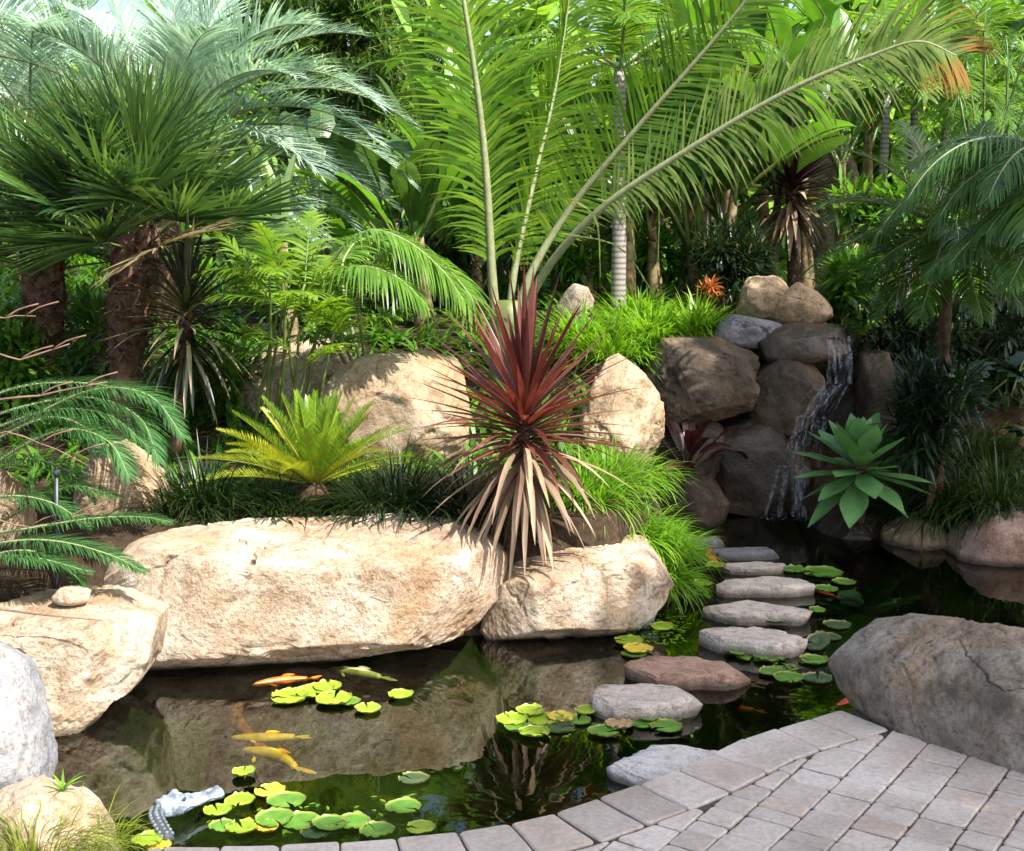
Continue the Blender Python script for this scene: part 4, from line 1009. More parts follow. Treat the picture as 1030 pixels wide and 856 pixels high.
# ------------------------------------------------------------------ left cycad fronds and bare twigs
c_ = Vector((at(-10, 470, 5.1).x, 5.1, .35))
t = thing('leafy_cycad', 'soft green feathery fronds hanging over the tan boulder at the left edge', 'cycad', c_)
for i, (pts, L) in enumerate([([at(-60, 470, 5.2), at(30, 420, 5.1), at(95, 392, 5.05), at(150, 398, 5.0), at(185, 440, 4.95)], .17),
                         ([at(-60, 440, 5.4), at(20, 410, 5.4), at(90, 400, 5.4), at(140, 420, 5.35), at(160, 465, 5.3)], .17),
                         ([at(-50, 500, 5.0), at(20, 450, 4.95), at(70, 432, 4.9), at(110, 445, 4.85), at(130, 480, 4.8)], .16),
                         ([at(-60, 545, 4.8), at(20, 533, 4.7), at(90, 522, 4.65), at(140, 520, 4.6), at(172, 525, 4.55)], .10),
                         ([at(-60, 560, 4.7), at(10, 545, 4.6), at(60, 545, 4.55), at(110, 558, 4.5), at(145, 575, 4.45)], .11),
                         ([at(-60, 520, 4.9), at(0, 500, 4.8), at(50, 505, 4.75), at(90, 530, 4.7)], .12),
                         ([at(-60, 590, 4.6), at(-10, 560, 4.55), at(35, 555, 4.5), at(70, 575, 4.5), at(85, 590, 4.5)], .10),
                         ([at(-60, 480, 5.3), at(0, 440, 5.3), at(50, 420, 5.3), at(85, 430, 5.25), at(100, 455, 5.2)], .16),
                         ([at(-60, 570, 4.9), at(10, 520, 4.9), at(70, 490, 4.85), at(120, 500, 4.8)], .12), ([at(-60, 425, 5.5), at(10, 392, 5.5), at(70, 385, 5.45), at(125, 392, 5.4), at(172, 412, 5.35)], .17), ([at(-60, 455, 5.15), at(10, 425, 5.1), at(60, 412, 5.05), at(110, 418, 5.0), at(150, 450, 4.95)], .17), ([at(-60, 500, 5.2), at(-10, 470, 5.2), at(30, 462, 5.15), at(70, 475, 5.1), at(95, 505, 5.1)], .14), ([at(-60, 575, 4.6), at(0, 560, 4.5), at(40, 562, 4.45), at(90, 575, 4.42)], .10)]):
    palm_frond(t, pts, 130, L * 1.15, .0058, M['fern'], .007, 500 + i, a0=1.05, a1=.6, lift=.15, droop=.7, start=.15, segs=3)
for i, (pts, lab) in enumerate(([[(-20, 418), (40, 398), (108, 384)], 'bare pinkish twig reaching right, upper one over the cycad fronds'], [[(-20, 372), (20, 362), (70, 346)], 'bare brown twig reaching up right before the dark palm trunk'],
             [[(-20, 345), (5, 320), (36, 318)], 'short bare twig at the left edge beside the dark palm trunk'], [[(-20, 524), (30, 530), (88, 516)], 'bare pinkish twig lying along the lower cycad fronds'],
             [[(-20, 443), (40, 446), (88, 468)], 'thin bare twig slanting down right over the tan boulder'], [[(-20, 610), (40, 618), (102, 624)], 'thin reddish stem lying on the rounded boulder'])):
    mb = MB(); Y = 4.7 if i != 5 else 4.12
    foot = at(-90 - 14 * i, 520, Y + .25); foot.z = gz(foot.x, foot.y)
    c3 = cr(([foot] if i < 5 else []) + [at(x, y, Y) for x, y in pts], 10); tube(mb, c3, [.006 - .0004 * j if i < 2 else .0045 - .0003 * j for j in range(10)], 6, jit=.3)
    if i < 5:
        for k in (6, 8): tube(mb, cr([c3[k], c3[k] + Vector((.05, 0, .03 * (-1) ** k)), c3[k] + Vector((.12, .0, .05 * (-1) ** k))], 5), .003, 5)
    single(mb, 'twig', M['twig'], lab, 'twig', c3[0], 'bare twigs at the left edge')
mb = MB(); a_ = at(57, 640, 4.75); e_ = at(57, 478, 4.75); tube(mb, [a_, a_.lerp(e_, .5), e_], .008, 10); tube(mb, [e_ + Vector((0, 0, -.002)), e_ + Vector((0, 0, .02))], .013, 10)
M['pipe'] = plainmat('irrigation_pipe', (.03, .035, .045), .4, .5, .2)
single(mb, 'irrigation_riser', M['pipe'], 'thin dark irrigation riser standing among the left fronds', 'pipe', a_)

# ------------------------------------------------------------------ dark canna by the ledge and philodendron on the right
c_ = at(690, 470, 7.0); t = thing('canna', 'dark red black canna before the ledge boulder', 'plant', (c_.x, c_.y, c_.z - .05)); rg = random.Random(6)
for i in range(13):
    az = i * 2.39996; el = rg.uniform(.2, 1.3); d = Vector((math.sin(az) * math.cos(el), math.cos(az) * math.cos(el), math.sin(el)))
    lf = MB(); rb = MB(); bigleaf(lf, rb, c_ + Vector((rg.uniform(-.04, .04), 0, 0)), d, rg.uniform(.08, .16), rg.uniform(.18, .3), rg.uniform(.07, .10), 1.3, rg, .05, .2)
    o = part(lf, 'leaf', M['canna'], t); part(rb, 'midrib', M['canna'], o, t)
c_ = at(985, 400, 7.2); t = thing('philodendron', 'dark glossy philodendron with lobed leaves above the dark grass', 'plant', (c_.x, c_.y, gz(c_.x, c_.y)))
for i in range(30):
    lf = MB(); rb = MB(); az = rg.uniform(0, 6.28); el = rg.uniform(.2, 1.1); p = c_ + Vector((rg.uniform(-.35, .45), rg.uniform(-.2, .3), rg.uniform(-.1, .22)))
    P = arc(p + Vector((0, 0, -.2)), az, el + .4, .25, 1.2, 6); tube(rb, P, .006, 5); d = (P[-1] - P[-2]).normalized(); S = d.cross(UP).normalized()
    for k in range(9):
        th = (k - 4) / 4 * 1.9; dd = d * math.cos(th) + S * math.sin(th); blade(lf, P[-1], dd + Vector((0, 0, -.15)), .15 * (1 - .25 * abs(th) / 1.9), .055, .5, S * math.cos(th) - d * math.sin(th), 4, w0=.4, peak=.5, tipw=.15)
    o = part(lf, 'leaf', M['philo'], t); part(rb, 'petiole', M['cane'], o, t)

# ------------------------------------------------------------------ right hand feather palms
c_ = at(955, 232, 6.9)
rg = random.Random(31)
feather_palm('date_palm', 'fine leaved date palm on the right bank with fronds fanned above the agave', (c_.x, c_.y, gz(c_.x, c_.y)), c_,
    [(a, e, L, d) for a, e, L, d in ((-1.7, .55, .75, 1.6), (-1.9, .2, .7, 1.6), (-2.4, .5, .7, 1.8), (-2.9, .3, .7, 1.8), (-1.5, .9, .75, 1.5), (-1.2, .5, .7, 1.4), (2.8, .5, .75, 1.9), (2.2, .6, .7, 1.7), (1.6, .7, .7, 1.6), (-2.1, -.1, .6, 1.3), (-2.7, -.2, .6, 1.0), (3.0, -.1, .6, 1.2), (-.4, 1.1, .7, 1.2), (.7, 1.1, .7, 1.2), (-1.8, -.45, .55, .8), (2.5, .0, .7, 1.4), (-2.0, -.7, .6, .5), (-2.6, -.6, .65, .5), (3.1, -.6, .65, .5), (2.7, -.5, .65, .6), (2.3, -.3, .6, .8), (-1.6, .05, .8, 1.3), (-1.65, -.2, .7, 1.0))],
    M['date'], 64, .22, .010, 203, trunk=.035, tmat=M['bark'], a0=1.0, a1=.55, lift=.2, droop=.7)
c_ = at(1085, 175, 5.9)
feather_palm('date_palm', 'arching date palm frond crown cut by the right edge, fronds hanging like a curtain', (c_.x, c_.y, gz(c_.x, c_.y)), c_,
    [(a, e, L, d) for a, e, L, d in ((-1.6, .5, .85, 2.4), (-1.9, .35, .8, 2.4), (-2.3, .5, .85, 2.4), (-1.3, .6, .8, 2.2), (-2.8, .5, .8, 2.4), (-1.75, .1, .75, 1.8), (-2.2, -.1, .7, 1.2), (0, 1, .7, 1.5), (1.5, .7, .8, 1.5), (2.9, .4, .8, 1.8), (-1.5, .3, 1.0, 2.0), (-1.9, .55, 1.0, 2.2), (-2.0, -.3, .8, .8), (-1.7, -.45, .8, .5), (-2.5, .1, .85, 1.6), (-2.4, -.5, .8, .4))],
    M['date'], 74, .28, .010, 204, a0=1.05, a1=.6, lift=.05, droop=1.6)
c_ = at(915, 120, 10.0)
for k, (px, lab) in enumerate(((892, 'slender pale caned areca palm, left cane of the row'), (920, 'areca palm with a light cane in the middle of the row'), (952, 'areca palm on twin pale canes beside the drooping date palm'))):
    c_ = at(px, 95 + 12 * k, 9.8 + .3 * k)
    feather_palm('areca_palm', lab, (c_.x, c_.y, gz(c_.x, c_.y)), c_, [(i * 1.05 + k, rg.uniform(.2, 1.2), rg.uniform(.8, 1.2), 1.5) for i in range(9)], M['arch'], 40, .36, .022, 210 + k, trunk=.035, tmat=M['ring'], group='areca palms with pale canes', a0=1.1, a1=.6, lift=.15, droop=.9)
c_ = at(1000, 75, 9.0)
mb = MB(); t = thing('papyrus', 'pale green papyrus with thread like heads at the top right', 'papyrus', (c_.x, c_.y, gz(c_.x, c_.y)))
stm = MB()
for i in range(16):
    h = at(rg.uniform(960, 1060), rg.uniform(25, 160), 9 + rg.uniform(-.4, .4)); b = Vector((c_.x + rg.uniform(-.2, .2), c_.y + rg.uniform(-.2, .2), gz(c_.x, c_.y)))
    tube(stm, cr([b, b.lerp(h, .6) + Vector((0, 0, .1)), h], 8), .008, 5)
    for k in range(60):
        v = Vector((rg.gauss(0, 1), rg.gauss(0, 1), rg.gauss(.4, 1))).normalized(); blade(mb, h, v, rg.uniform(.14, .26), .006, 1.2, None, 3)
part(stm, 'stems', M['cane'], t); part(mb, 'leaves', M['papyrus'], t)

# ------------------------------------------------------------------ ringed trunk palm behind
c_ = at(622, 320, 8.6)
b = Vector((c_.x, c_.y, gz(c_.x, c_.y))); top = at(624, 70, 8.6)
t = feather_palm('ringed_palm', 'slender palm with a pale ringed trunk in the upper bed', b, top, [(i * 1.05, rg.uniform(.3, 1.2), rg.uniform(.9, 1.2), 1.4) for i in range(10)], M['arch'], 44, .36, .022, 220, trunk=.045, tmat=M['ring'], a0=1.1, a1=.6, lift=.1, droop=.9)

# ------------------------------------------------------------------ bananas and strelitzias
def banana(name, label, px, Y, toppy, n, L, W, mat, seed, stalks=3, elr=(.5, 1.35), pet=.45, group='giant strelitzias behind the garden', spread=.35, droop=.9, torn=.3, py=None):
    rg = random.Random(seed); c = at(px, 250, Y); b = Vector((c.x, c.y, gz(c.x, c.y))); top = at(px, toppy, Y).z
    t = thing(name, label, 'strelitzia', b, group)
    for s_ in range(stalks):
        q = MB(); o = Vector((rg.uniform(-spread, spread), rg.uniform(-.25, .25), 0)); th = top - rg.uniform(0, .35)
        tip = Vector((b.x, b.y, 0)) + o * 1.25; tip.z = th
        tube(q, cr([b + o + Vector((0, 0, -.05)), (b + o).lerp(tip, .5), tip], 10), [.07 - .0055 * i for i in range(10)], 9, jit=.15, rng=rg)
        part(q, 'stalk', M['stalk'], t)
        for i in range(n):
            az = (rg.random() * 6.28 if i else 3.1 + rg.uniform(-1, 1)); el = rg.uniform(*elr); d = Vector((math.sin(az) * math.cos(el), math.cos(az) * math.cos(el), math.sin(el)))
            lf = MB(); rb = MB()
            bigleaf(lf, rb, tip + Vector((0, 0, -.3 * rg.random())), d, pet * rg.uniform(.6, 1.2), L * rg.uniform(.75, 1.15), W * rg.uniform(.8, 1.15), droop, rg, torn, .25, rg.uniform(-.7, .7))
            o2 = part(lf, 'leaf', mat, t); part(rb, 'midrib', M['cane'], o2, t)
    return t
banana('strelitzia', 'strelitzia with pale upright paddle leaves below the pines', 338, 6.95, 165, 8, .34, .115, M['bananapale'], 1, 1, (1.1, 1.5), .10, droop=.15, torn=.03)
banana('strelitzia', 'strelitzia clump behind the left leaflets of the big palm', 415, 9.6, 262, 6, .62, .24, M['banana'], 2, 3)
banana('strelitzia', 'strelitzia clump with brown stalks right behind the big palm', 470, 10.2, 190, 6, .8, .28, M['bananadark'], 3, 3)
banana('strelitzia', 'tall strelitzia with bright leaves between the two upright fronds', 550, 10.0, 185, 6, .8, .30, M['banana'], 4, 3)
banana('strelitzia', 'deep green strelitzia behind the ringed palm trunk', 650, 10.2, 130, 6, .85, .30, M['bananadark'], 5, 3)
banana('strelitzia', 'strelitzia with leaning brown trunks left of the dark cordyline', 738, 9.8, 145, 6, .8, .30, M['bananadark'], 6, 3)
banana('strelitzia', 'strelitzia with broad torn leaves right of the dark cordyline', 858, 9.9, 130, 5, .85, .30, M['banana'], 7, 2)
banana('strelitzia', 'tall strelitzia reaching the top edge above the areca canes', 905, 11.0, 95, 6, .85, .28, M['banana'], 8, 3)
banana('strelitzia', 'bright strelitzia at the right edge behind the papyrus', 1040, 11.2, 150, 6, .8, .28, M['banana'], 9, 3)
banana('strelitzia', 'strelitzia standing behind the silvery palm', 255, 10.6, 300, 6, .6, .24, M['banana'], 10, 2)
banana('strelitzia', 'tall strelitzia far back under the sky gap near the long old frond', 715, 12.0, 75, 6, .9, .3, M['banana'], 11, 3)
banana('strelitzia', 'strelitzia far behind the first fan palms at the left edge', 40, 11.0, 190, 6, .8, .28, M['banana'], 12, 2)

banana('strelitzia', 'strelitzia with dark broad leaves at the foot of the long old frond', 620, 9.0, 190, 6, .55, .24, M['bananadark'], 21, 2, spread=.25)
banana('strelitzia', 'strelitzia with a broad backlit leaf left of the dark shrub', 690, 9.2, 175, 6, .6, .26, M['banana'], 22, 2, spread=.25)
banana('strelitzia', 'strelitzia between the arching palm and the big palm midribs', 440, 8.6, 200, 6, .55, .2, M['banana'], 23, 2, spread=.25)
banana('strelitzia', 'strelitzia with brown stalks low behind the arching palm', 375, 9.0, 215, 6, .6, .2, M['bananadark'], 24, 3, spread=.3)
banana('strelitzia', 'strelitzia with one great hanging leaf directly left of the dark cordyline', 742, 9.4, 190, 7, .75, .36, M['bananadark'], 31, 2, spread=.3, torn=.1)
banana('strelitzia', 'strelitzia with wide leaves low behind the ringed trunk', 600, 9.6, 210, 6, .6, .32, M['banana'], 32, 2, spread=.3, torn=.1)
# shrubs
def shrub(name, label, px, py, Y, r, n, L, W, mat, seed, group=None, cat='shrub'):
    rg = random.Random(seed); c = at(px, py, Y); g = gz(c.x, c.y); t = thing(name, label, cat, (c.x, c.y, g), group)
    st = MB()
    for k in range(5):
        a = rg.uniform(0, 6.28); tube(st, cr([Vector((c.x, c.y, g - .02)), Vector((c.x + .3 * r[0] * math.cos(a), c.y, g + (c.z - g) * .6)), Vector((c.x + .6 * r[0] * math.cos(a), c.y + .5 * r[1] * math.sin(a), c.z + r[2] * .3))], 6), .008, 5)
    part(st, 'stems', M['bark'], t)
    lf = MB(); 
    for k in range(7):
        o = Vector((rg.uniform(-.55, .55) * r[0], rg.uniform(-.55, .55) * r[1], rg.uniform(-.5, .5) * r[2]))
        leafball(lf, c + o, [x * .55 for x in r], n // 7, L, W, rg, .35)
    part(lf, 'foliage', mat, t); return t
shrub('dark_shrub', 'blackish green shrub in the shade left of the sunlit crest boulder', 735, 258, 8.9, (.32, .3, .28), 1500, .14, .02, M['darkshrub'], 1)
shrub('leafy_shrub', 'leafy green shrub right of the ringed palm trunk', 675, 262, 9.3, (.3, .3, .22), 1100, .10, .035, M['shrub'], 2)
shrub('leafy_shrub', 'low green shrub left of the ringed palm trunk', 590, 265, 9.2, (.3, .3, .22), 1100, .09, .03, M['shrub'], 3)
shrub('leafy_shrub', 'green undergrowth shrub between the two fan palm trunks', 85, 345, 7.3, (.35, .3, .3), 1200, .10, .035, M['shrub'], 4)
shrub('leafy_shrub', 'leafy shrub behind the dracaena and the bamboo canes', 215, 385, 6.9, (.3, .25, .25), 1100, .09, .03, M['shrub'], 5)
shrub('leafy_shrub', 'light shrub at the base of the areca canes', 890, 215, 9.0, (.45, .3, .22), 1100, .14, .04, M['shrub'], 6)
shrub('leafy_shrub', 'broad leaved shrub right of the angular crest boulder', 850, 290, 8.3, (.25, .25, .2), 700, .13, .045, M['shrub'], 7)
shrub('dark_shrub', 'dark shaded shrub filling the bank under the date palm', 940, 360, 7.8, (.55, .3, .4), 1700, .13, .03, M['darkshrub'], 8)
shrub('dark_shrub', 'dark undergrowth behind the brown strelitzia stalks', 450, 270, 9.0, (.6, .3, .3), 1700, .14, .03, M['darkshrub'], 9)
shrub('leafy_shrub', 'leafy shrub low behind the second fan palm trunk at the left edge', 5, 360, 6.9, (.35, .3, .35), 1200, .10, .035, M['shrub'], 10)
shrub('croton', 'small croton with orange leaves beside the upper grass', 714, 290, 8.25, (.07, .07, .05), 120, .07, .02, leafmat('croton_leaf', (.25, .05, .02), (.5, .2, .05), transl=.3), 11, cat='plant')

rg = random.Random(91); gcv = MB(); k = 0
while k < 2600:
    x = rg.uniform(-4.5, 4.5); y = rg.uniform(5.6, 12.5)
    if x > .45 and y < 8.2 and x < 2.4: continue
    if x > 2.4 and y < 7.3: continue
    z = gz(x, y)
    if z < .05: continue
    k += 1
    for q in range(7):
        a = rg.uniform(0, 6.28); d = Vector((math.cos(a), math.sin(a), rg.uniform(.3, 1.6))); blade(gcv, (x + rg.uniform(-.05, .05), y + rg.uniform(-.05, .05), z - .01), d, rg.uniform(.10, .26), rg.uniform(.018, .04), 1.0, None, 3, w0=.4, peak=.45)
tag(gcv.build('ground_cover', M['shrub'], None, (0, 8, .8)), 'low leafy green ground cover over the upper beds', 'ground cover', None, 'stuff')

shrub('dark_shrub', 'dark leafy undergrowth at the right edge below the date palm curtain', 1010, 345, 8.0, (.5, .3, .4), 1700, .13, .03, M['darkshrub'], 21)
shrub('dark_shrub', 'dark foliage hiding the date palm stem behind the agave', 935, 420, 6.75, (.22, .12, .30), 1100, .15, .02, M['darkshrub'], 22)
# far trees: pines at the top left, mixed wood behind all
def pine(label, px, Y, top, seed, w=1.6):
    rg = random.Random(seed); c = at(px, 200, Y); b = Vector((c.x, c.y, gz(c.x, c.y))); zt = at(px, top, Y).z
    t = thing('pine_tree', label, 'pine', b, 'pines beyond the garden'); tr = MB(); tube(tr, [b + Vector((0, 0, -.1)), Vector((b.x, b.y, zt * .6)), Vector((b.x, b.y, zt))], [.22, .15, .04], 9); part(tr, 'trunk', M['bark'], t)
    lf = MB(); 
    for k in range(210):
        z = rg.uniform(1.8, zt); q = 1 - .5 * (z / zt); a = rg.uniform(0, 6.28); r = w * q * rg.uniform(.2, 1); o = Vector((b.x + math.cos(a) * r, b.y + math.sin(a) * r, z))
        leafball(lf, o, (.34, .34, .22), 90, .17, .045, rg, .15, .1)
    part(lf, 'crown', M['conifer'], t)
pine('big dark pine at the top, left one in view', 265, 19, -40, 1, 1.9)
pine('dark pine at the top behind the pale paddle leaves', 345, 18, -30, 2, 1.9)
pine('pine close behind the left side of the big palm', 420, 20, -20, 3, 1.8)
pine('pine far behind the gap right of the two upright fronds', 650, 24, -40, 4, 1.3)
rg = random.Random(55); lf = MB()
for k in range(300):
    px = rg.uniform(-150, 1200); Y = rg.uniform(12.5, 16); hgap = 60 * noise.noise(Vector((px / 90.0, 3.0, 1.0)))
    low = 225 if 215 < px < 425 else (70 if 560 < px < 660 else (40 if 930 < px < 1000 else 0))
    if px < 215: low = 90
    if 590 < px < 640: low = 120
    if 925 < px < 1010: low = 95
    py = rg.uniform(-15 + hgap * .5 + low, 290); o = at(px, py, Y)
    leafball(lf, o, (.5, .4, .4), 20, .75, .17, rg, .3, .7)
    if k % 2: leafball(lf, o, (.5, .4, .4), 22, .4, .06, rg, .3, .6)
tag(lf.build('background_foliage', M['wood'], None, at(515, 250, 14)), 'mass of mixed green foliage filling the far end of the garden', 'foliage', None, 'stuff')
# ------------------------------------------------------------------ falling water
def fallmat():
    m, nt, out = newmat('falling_water'); L = nt.links
    g = N(nt, 'ShaderNodeBsdfPrincipled'); g.inputs['Base Color'].default_value = (.75, .8, .9, 1); g.inputs['Roughness'].default_value = .15
    g.inputs['Specular IOR Level'].default_value = .8
    tr = N(nt, 'ShaderNodeBsdfTransparent')
    tc = N(nt, 'ShaderNodeTexCoord'); mp = N(nt, 'ShaderNodeMapping'); mp.inputs['Scale'].default_value = (70, 70, 14); L.new(tc.outputs['Object'], mp.inputs[0])
    n = N(nt, 'ShaderNodeTexNoise'); n.inputs['Scale'].default_value = 1; n.inputs['Detail'].default_value = 5; L.new(mp.outputs[0], n.inputs['Vector'])
    r = ramp(nt, [(.46, (.015,) * 3), (.76, (.19,) * 3)]); L.new(n.outputs[0], r.inputs[0])
    mx = N(nt, 'ShaderNodeMixShader'); L.new(r.outputs[0], mx.inputs[0]); L.new(tr.outputs[0], mx.inputs[1]); L.new(g.outputs[0], mx.inputs[2]); L.new(mx.outputs[0], out.inputs[0])
    return m
M['fall'] = fallmat()
rg = random.Random(2); fw = MB()
def cascade(x0, y0, x1, y1, w0, w1, Ya, Yb, n, bulge):
    for k in range(n):
        f0 = max(-.6, min(.6, rg.gauss(0, .3))); f1 = f0 + rg.uniform(-.2, .2)
        a = at(x0 + f0 * w0, y0, Ya); e = at(x1 + f1 * w1, y1, Yb); m_ = a.lerp(e, .45) + Vector((0, -bulge, bulge * .6))
        c_ = cr([a, m_, e], 9); w = rg.uniform(.002, .011); k0 = rg.choice((0, 0, 1, 2)); k1 = rg.choice((6, 7, 8, 8)); c_ = cr(c_[k0:k1 + 1], 9); vs = []; us = []
        for i, p in enumerate(c_): vs += [p + Vector((-w, rg.uniform(-.01, .01), 0)), p + Vector((w, rg.uniform(-.01, .01), 0))]; us += [i / 8] * 2
        fw.add(vs, [(2 * i, 2 * i + 1, 2 * i + 3, 2 * i + 2) for i in range(8)], us)
cascade(840, 338, 843, 386, 24, 24, 7.45, 7.38, 26, .03)
cascade(838, 386, 812, 420, 26, 30, 7.33, 7.22, 20, .04)
cascade(812, 418, 800, 470, 30, 30, 7.2, 7.1, 20, .04)
cascade(800, 468, 795, 520, 28, 40, 7.1, 6.98, 18, .03)
single(fw, 'waterfall', M['fall'], 'thin waterfall running over the dark rocks into the pond', 'waterfall', at(820, 520, 7.0))
fo = MB()
for k in range(200):
    p = gp(rg.uniform(755, 835), rg.uniform(516, 524), wz + .006); blade(fo, p, Vector((rg.uniform(-1, 1), rg.uniform(-.3, .3), .15)), rg.uniform(.02, .05), .012, .6, None, 2)
tag(fo.build('water_foam', M['fall'], None, gp(795, 520, wz)), 'white foam where the waterfall meets the pond', 'foam', None, 'stuff')

# ------------------------------------------------------------------ lily pads
def padmat(name, c1, c2):
    m, nt, out = newmat(name); L = nt.links
    tc = N(nt, 'ShaderNodeTexCoord'); n = N(nt, 'ShaderNodeTexNoise'); n.inputs['Scale'].default_value = 14; n.inputs['Detail'].default_value = 4; L.new(tc.outputs['Object'], n.inputs['Vector'])
    r = ramp(nt, [(.35, c1), (.65, c2)]); L.new(n.outputs[0], r.inputs[0])
    a = N(nt, 'ShaderNodeAttribute', attribute_name='u'); er = ramp(nt, [(.88, (0, 0, 0)), (1, (.6,) * 3)]); L.new(a.outputs['Fac'], er.inputs[0])
    col = mixc(nt, er.outputs[0], r.outputs[0], (.30, .26, .05))
    nn = N(nt, 'ShaderNodeTexNoise'); nn.inputs['Scale'].default_value = 70; nn.inputs['Detail'].default_value = 5; L.new(tc.outputs['Object'], nn.inputs['Vector'])
    rr = ramp(nt, [(.60, (0, 0, 0)), (.70, (.7,) * 3)]); L.new(nn.outputs[0], rr.inputs[0]); col = mixc(nt, rr.outputs[0], col, (.16, .11, .03))
    ge = N(nt, 'ShaderNodeNewGeometry'); 
    p = N(nt, 'ShaderNodeBsdfPrincipled'); p.inputs['Roughness'].default_value = .35; p.inputs['Specular IOR Level'].default_value = .45; L.new(col, p.inputs['Base Color'])
    L.new(p.outputs[0], out.inputs[0]); return m
M['pad_g'] = padmat('pad_green', (.06, .16, .02), (.12, .26, .03))
M['pad_y'] = padmat('pad_lime', (.16, .27, .015), (.27, .38, .03))
M['pad_o'] = padmat('pad_yellow', (.50, .38, .03), (.62, .50, .05))
M['pad_d'] = padmat('pad_dark', (.03, .06, .025), (.06, .10, .04))
M['pad_b'] = padmat('pad_brown', (.30, .20, .10), (.42, .30, .16))
PADS = [
 # near the long boulder
 (291,702,34,'y','a'),(317,696,36,'y','a'),(330,691,26,'y','a'),(336,703,34,'y','a'),(305,697,28,'g','a'),(352,706,20,'g','a'),(370,713,25,'y','a'),(403,699,24,'y','a'),
 # near edge
 (245,777,22,'y','b'),(271,796,29,'o','b'),(241,806,29,'y','b'),(219,816,27,'y','b'),(288,806,37,'g','b'),(276,824,36,'g','b'),(304,827,38,'g','b'),(244,833,32,'y','b'),(268,832,24,'o','b'),(332,829,34,'g','b'),(149,845,30,'y','b'),(160,851,24,'o','b'),(355,827,34,'g','b'),(379,836,34,'g','b'),(406,812,34,'g','b'),(423,833,28,'y','b'),(416,784,30,'d','b'),(224,832,26,'g','b'),(318,838,30,'d','b'),
 # cluster by the stepping stones
 (515,724,30,'y','c'),(534,715,28,'y','c'),(548,724,34,'y','c'),(565,722,26,'o','c'),(522,732,28,'g','c'),(538,737,30,'y','c'),(589,715,21,'y','c'),(582,725,24,'g','c'),(562,732,30,'d','c'),(608,736,31,'g','c'),(623,729,27,'b','c'),(652,721,24,'g','c'),(646,729,20,'g','c'),(670,731,31,'g','c'),
 # under the wedge boulder
 (630,632,24,'g','d'),(633,645,28,'y','d'),(642,653,28,'o','d'),(638,658,24,'g','d'),(666,631,22,'y','d'),
 # among the stones
 (706,587,20,'y','e'),(720,569,18,'y','e'),(743,654,30,'g','e'),(757,660,34,'g','e'),(774,662,30,'g','e'),(776,676,24,'g','e'),(793,682,28,'g','e'),
 # right water
 (780,622,34,'g','f'),(797,573,24,'g','f'),(827,576,38,'g','f'),(849,586,22,'g','f'),(830,593,24,'g','f'),(822,614,16,'g','f'),(822,652,24,'d','f'),(818,664,27,'g','f'),(842,629,26,'d','f'),(833,641,24,'d','f'),(822,683,28,'d','f')]
CN = {'y': 'lime green', 'g': 'mid green', 'o': 'yellowing', 'd': 'dull dark', 'b': 'brown withered'}
PL = {'a': ('lily pads below the long boulder', ['leftmost in the raft below the long boulder', 'central in the raft below the long boulder', 'at the back of the raft below the long boulder', 'at the front of the raft below the long boulder', 'tucked between the lime pads below the long boulder', 'just off the right end of the raft below the long boulder', 'floating alone right of the raft, nearer the patio', 'floating alone farthest right below the long boulder']),
      'b': ('lily pads along the patio rim', ['floating alone just behind the crocodile snout', 'largest yellow one floating right of the crocodile snout', 'touching the tip of the crocodile snout', 'under the jaw of the floating crocodile head', 'big round one before the yellow pad by the crocodile', 'directly in front of the big round pad by the crocodile', 'overlapping the patio side of the raft by the crocodile', 'against the rim below the crocodile head', 'yellow leaf between green pads against the rim', 'at the right of the raft against the rim', 'behind the crocodile neck at the rim', 'sinking at the rim left of the crocodile neck', 'first of the trail that runs right along the rim', 'second of the trail along the rim, touching the pavers', 'floating behind the trail along the rim', 'last of the trail along the rim', 'submerged alone behind the trail along the rim', 'small one under the jaw against the rim', 'under water at the rim between two green pads']),
      'c': ('lily pads before the grey stepping stones', ['leftmost of the raft in mid pond', 'rearmost of the raft in mid pond', 'in the middle of the raft in mid pond', 'with orange edge in the raft in mid pond', 'second from left, lower in the raft in mid pond', 'frontmost of the raft in mid pond', 'apart behind the right end of the raft in mid pond', 'at the right end of the raft in mid pond', 'under water at the right of the raft in mid pond', 'round one left of the patio slab stone', 'curled beside the round pad left of the patio slab stone', 'under the chipped stepping stone, rear one', 'under the chipped stepping stone, smaller front one', 'right behind the patio slab stone']),
      'd': ('lily pads below the wedge boulder', ['under the tip of the wedge boulder', 'left one of three behind the reddish stepping stone', 'orange edged one behind the reddish stepping stone', 'front one touching the reddish stepping stone', 'alone below the spilling bright grass']),
      'e': ('lily pads among the stepping stones', ['left of the broad flat stepping stone', 'left of the narrow sunlit stepping stone', 'left one in front of the long grey stepping stone', 'middle one in front of the long grey stepping stone', 'right one in front of the long grey stepping stone', 'left one off the end of the reddish stepping stone', 'right one off the end of the reddish stepping stone']),
      'f': ('lily pads in the shaded right water', ['before the front edge of the planted stepping stone', 'right of the narrow sunlit stepping stone', 'widest one in the shaded water right of the crossing', 'rightmost in the shaded water by the agave', 'beside the small red fish', 'tiny one right of the planted stepping stone', 'tilted on edge left of the patio boulder', 'flat one nearest the patio boulder', 'dim one behind the patio boulder, farther back', 'dim one behind the patio boulder, nearer', 'dim one close to the patio boulder and the red fish'])}
cnt = {}
rg = random.Random(17); lvl = 0
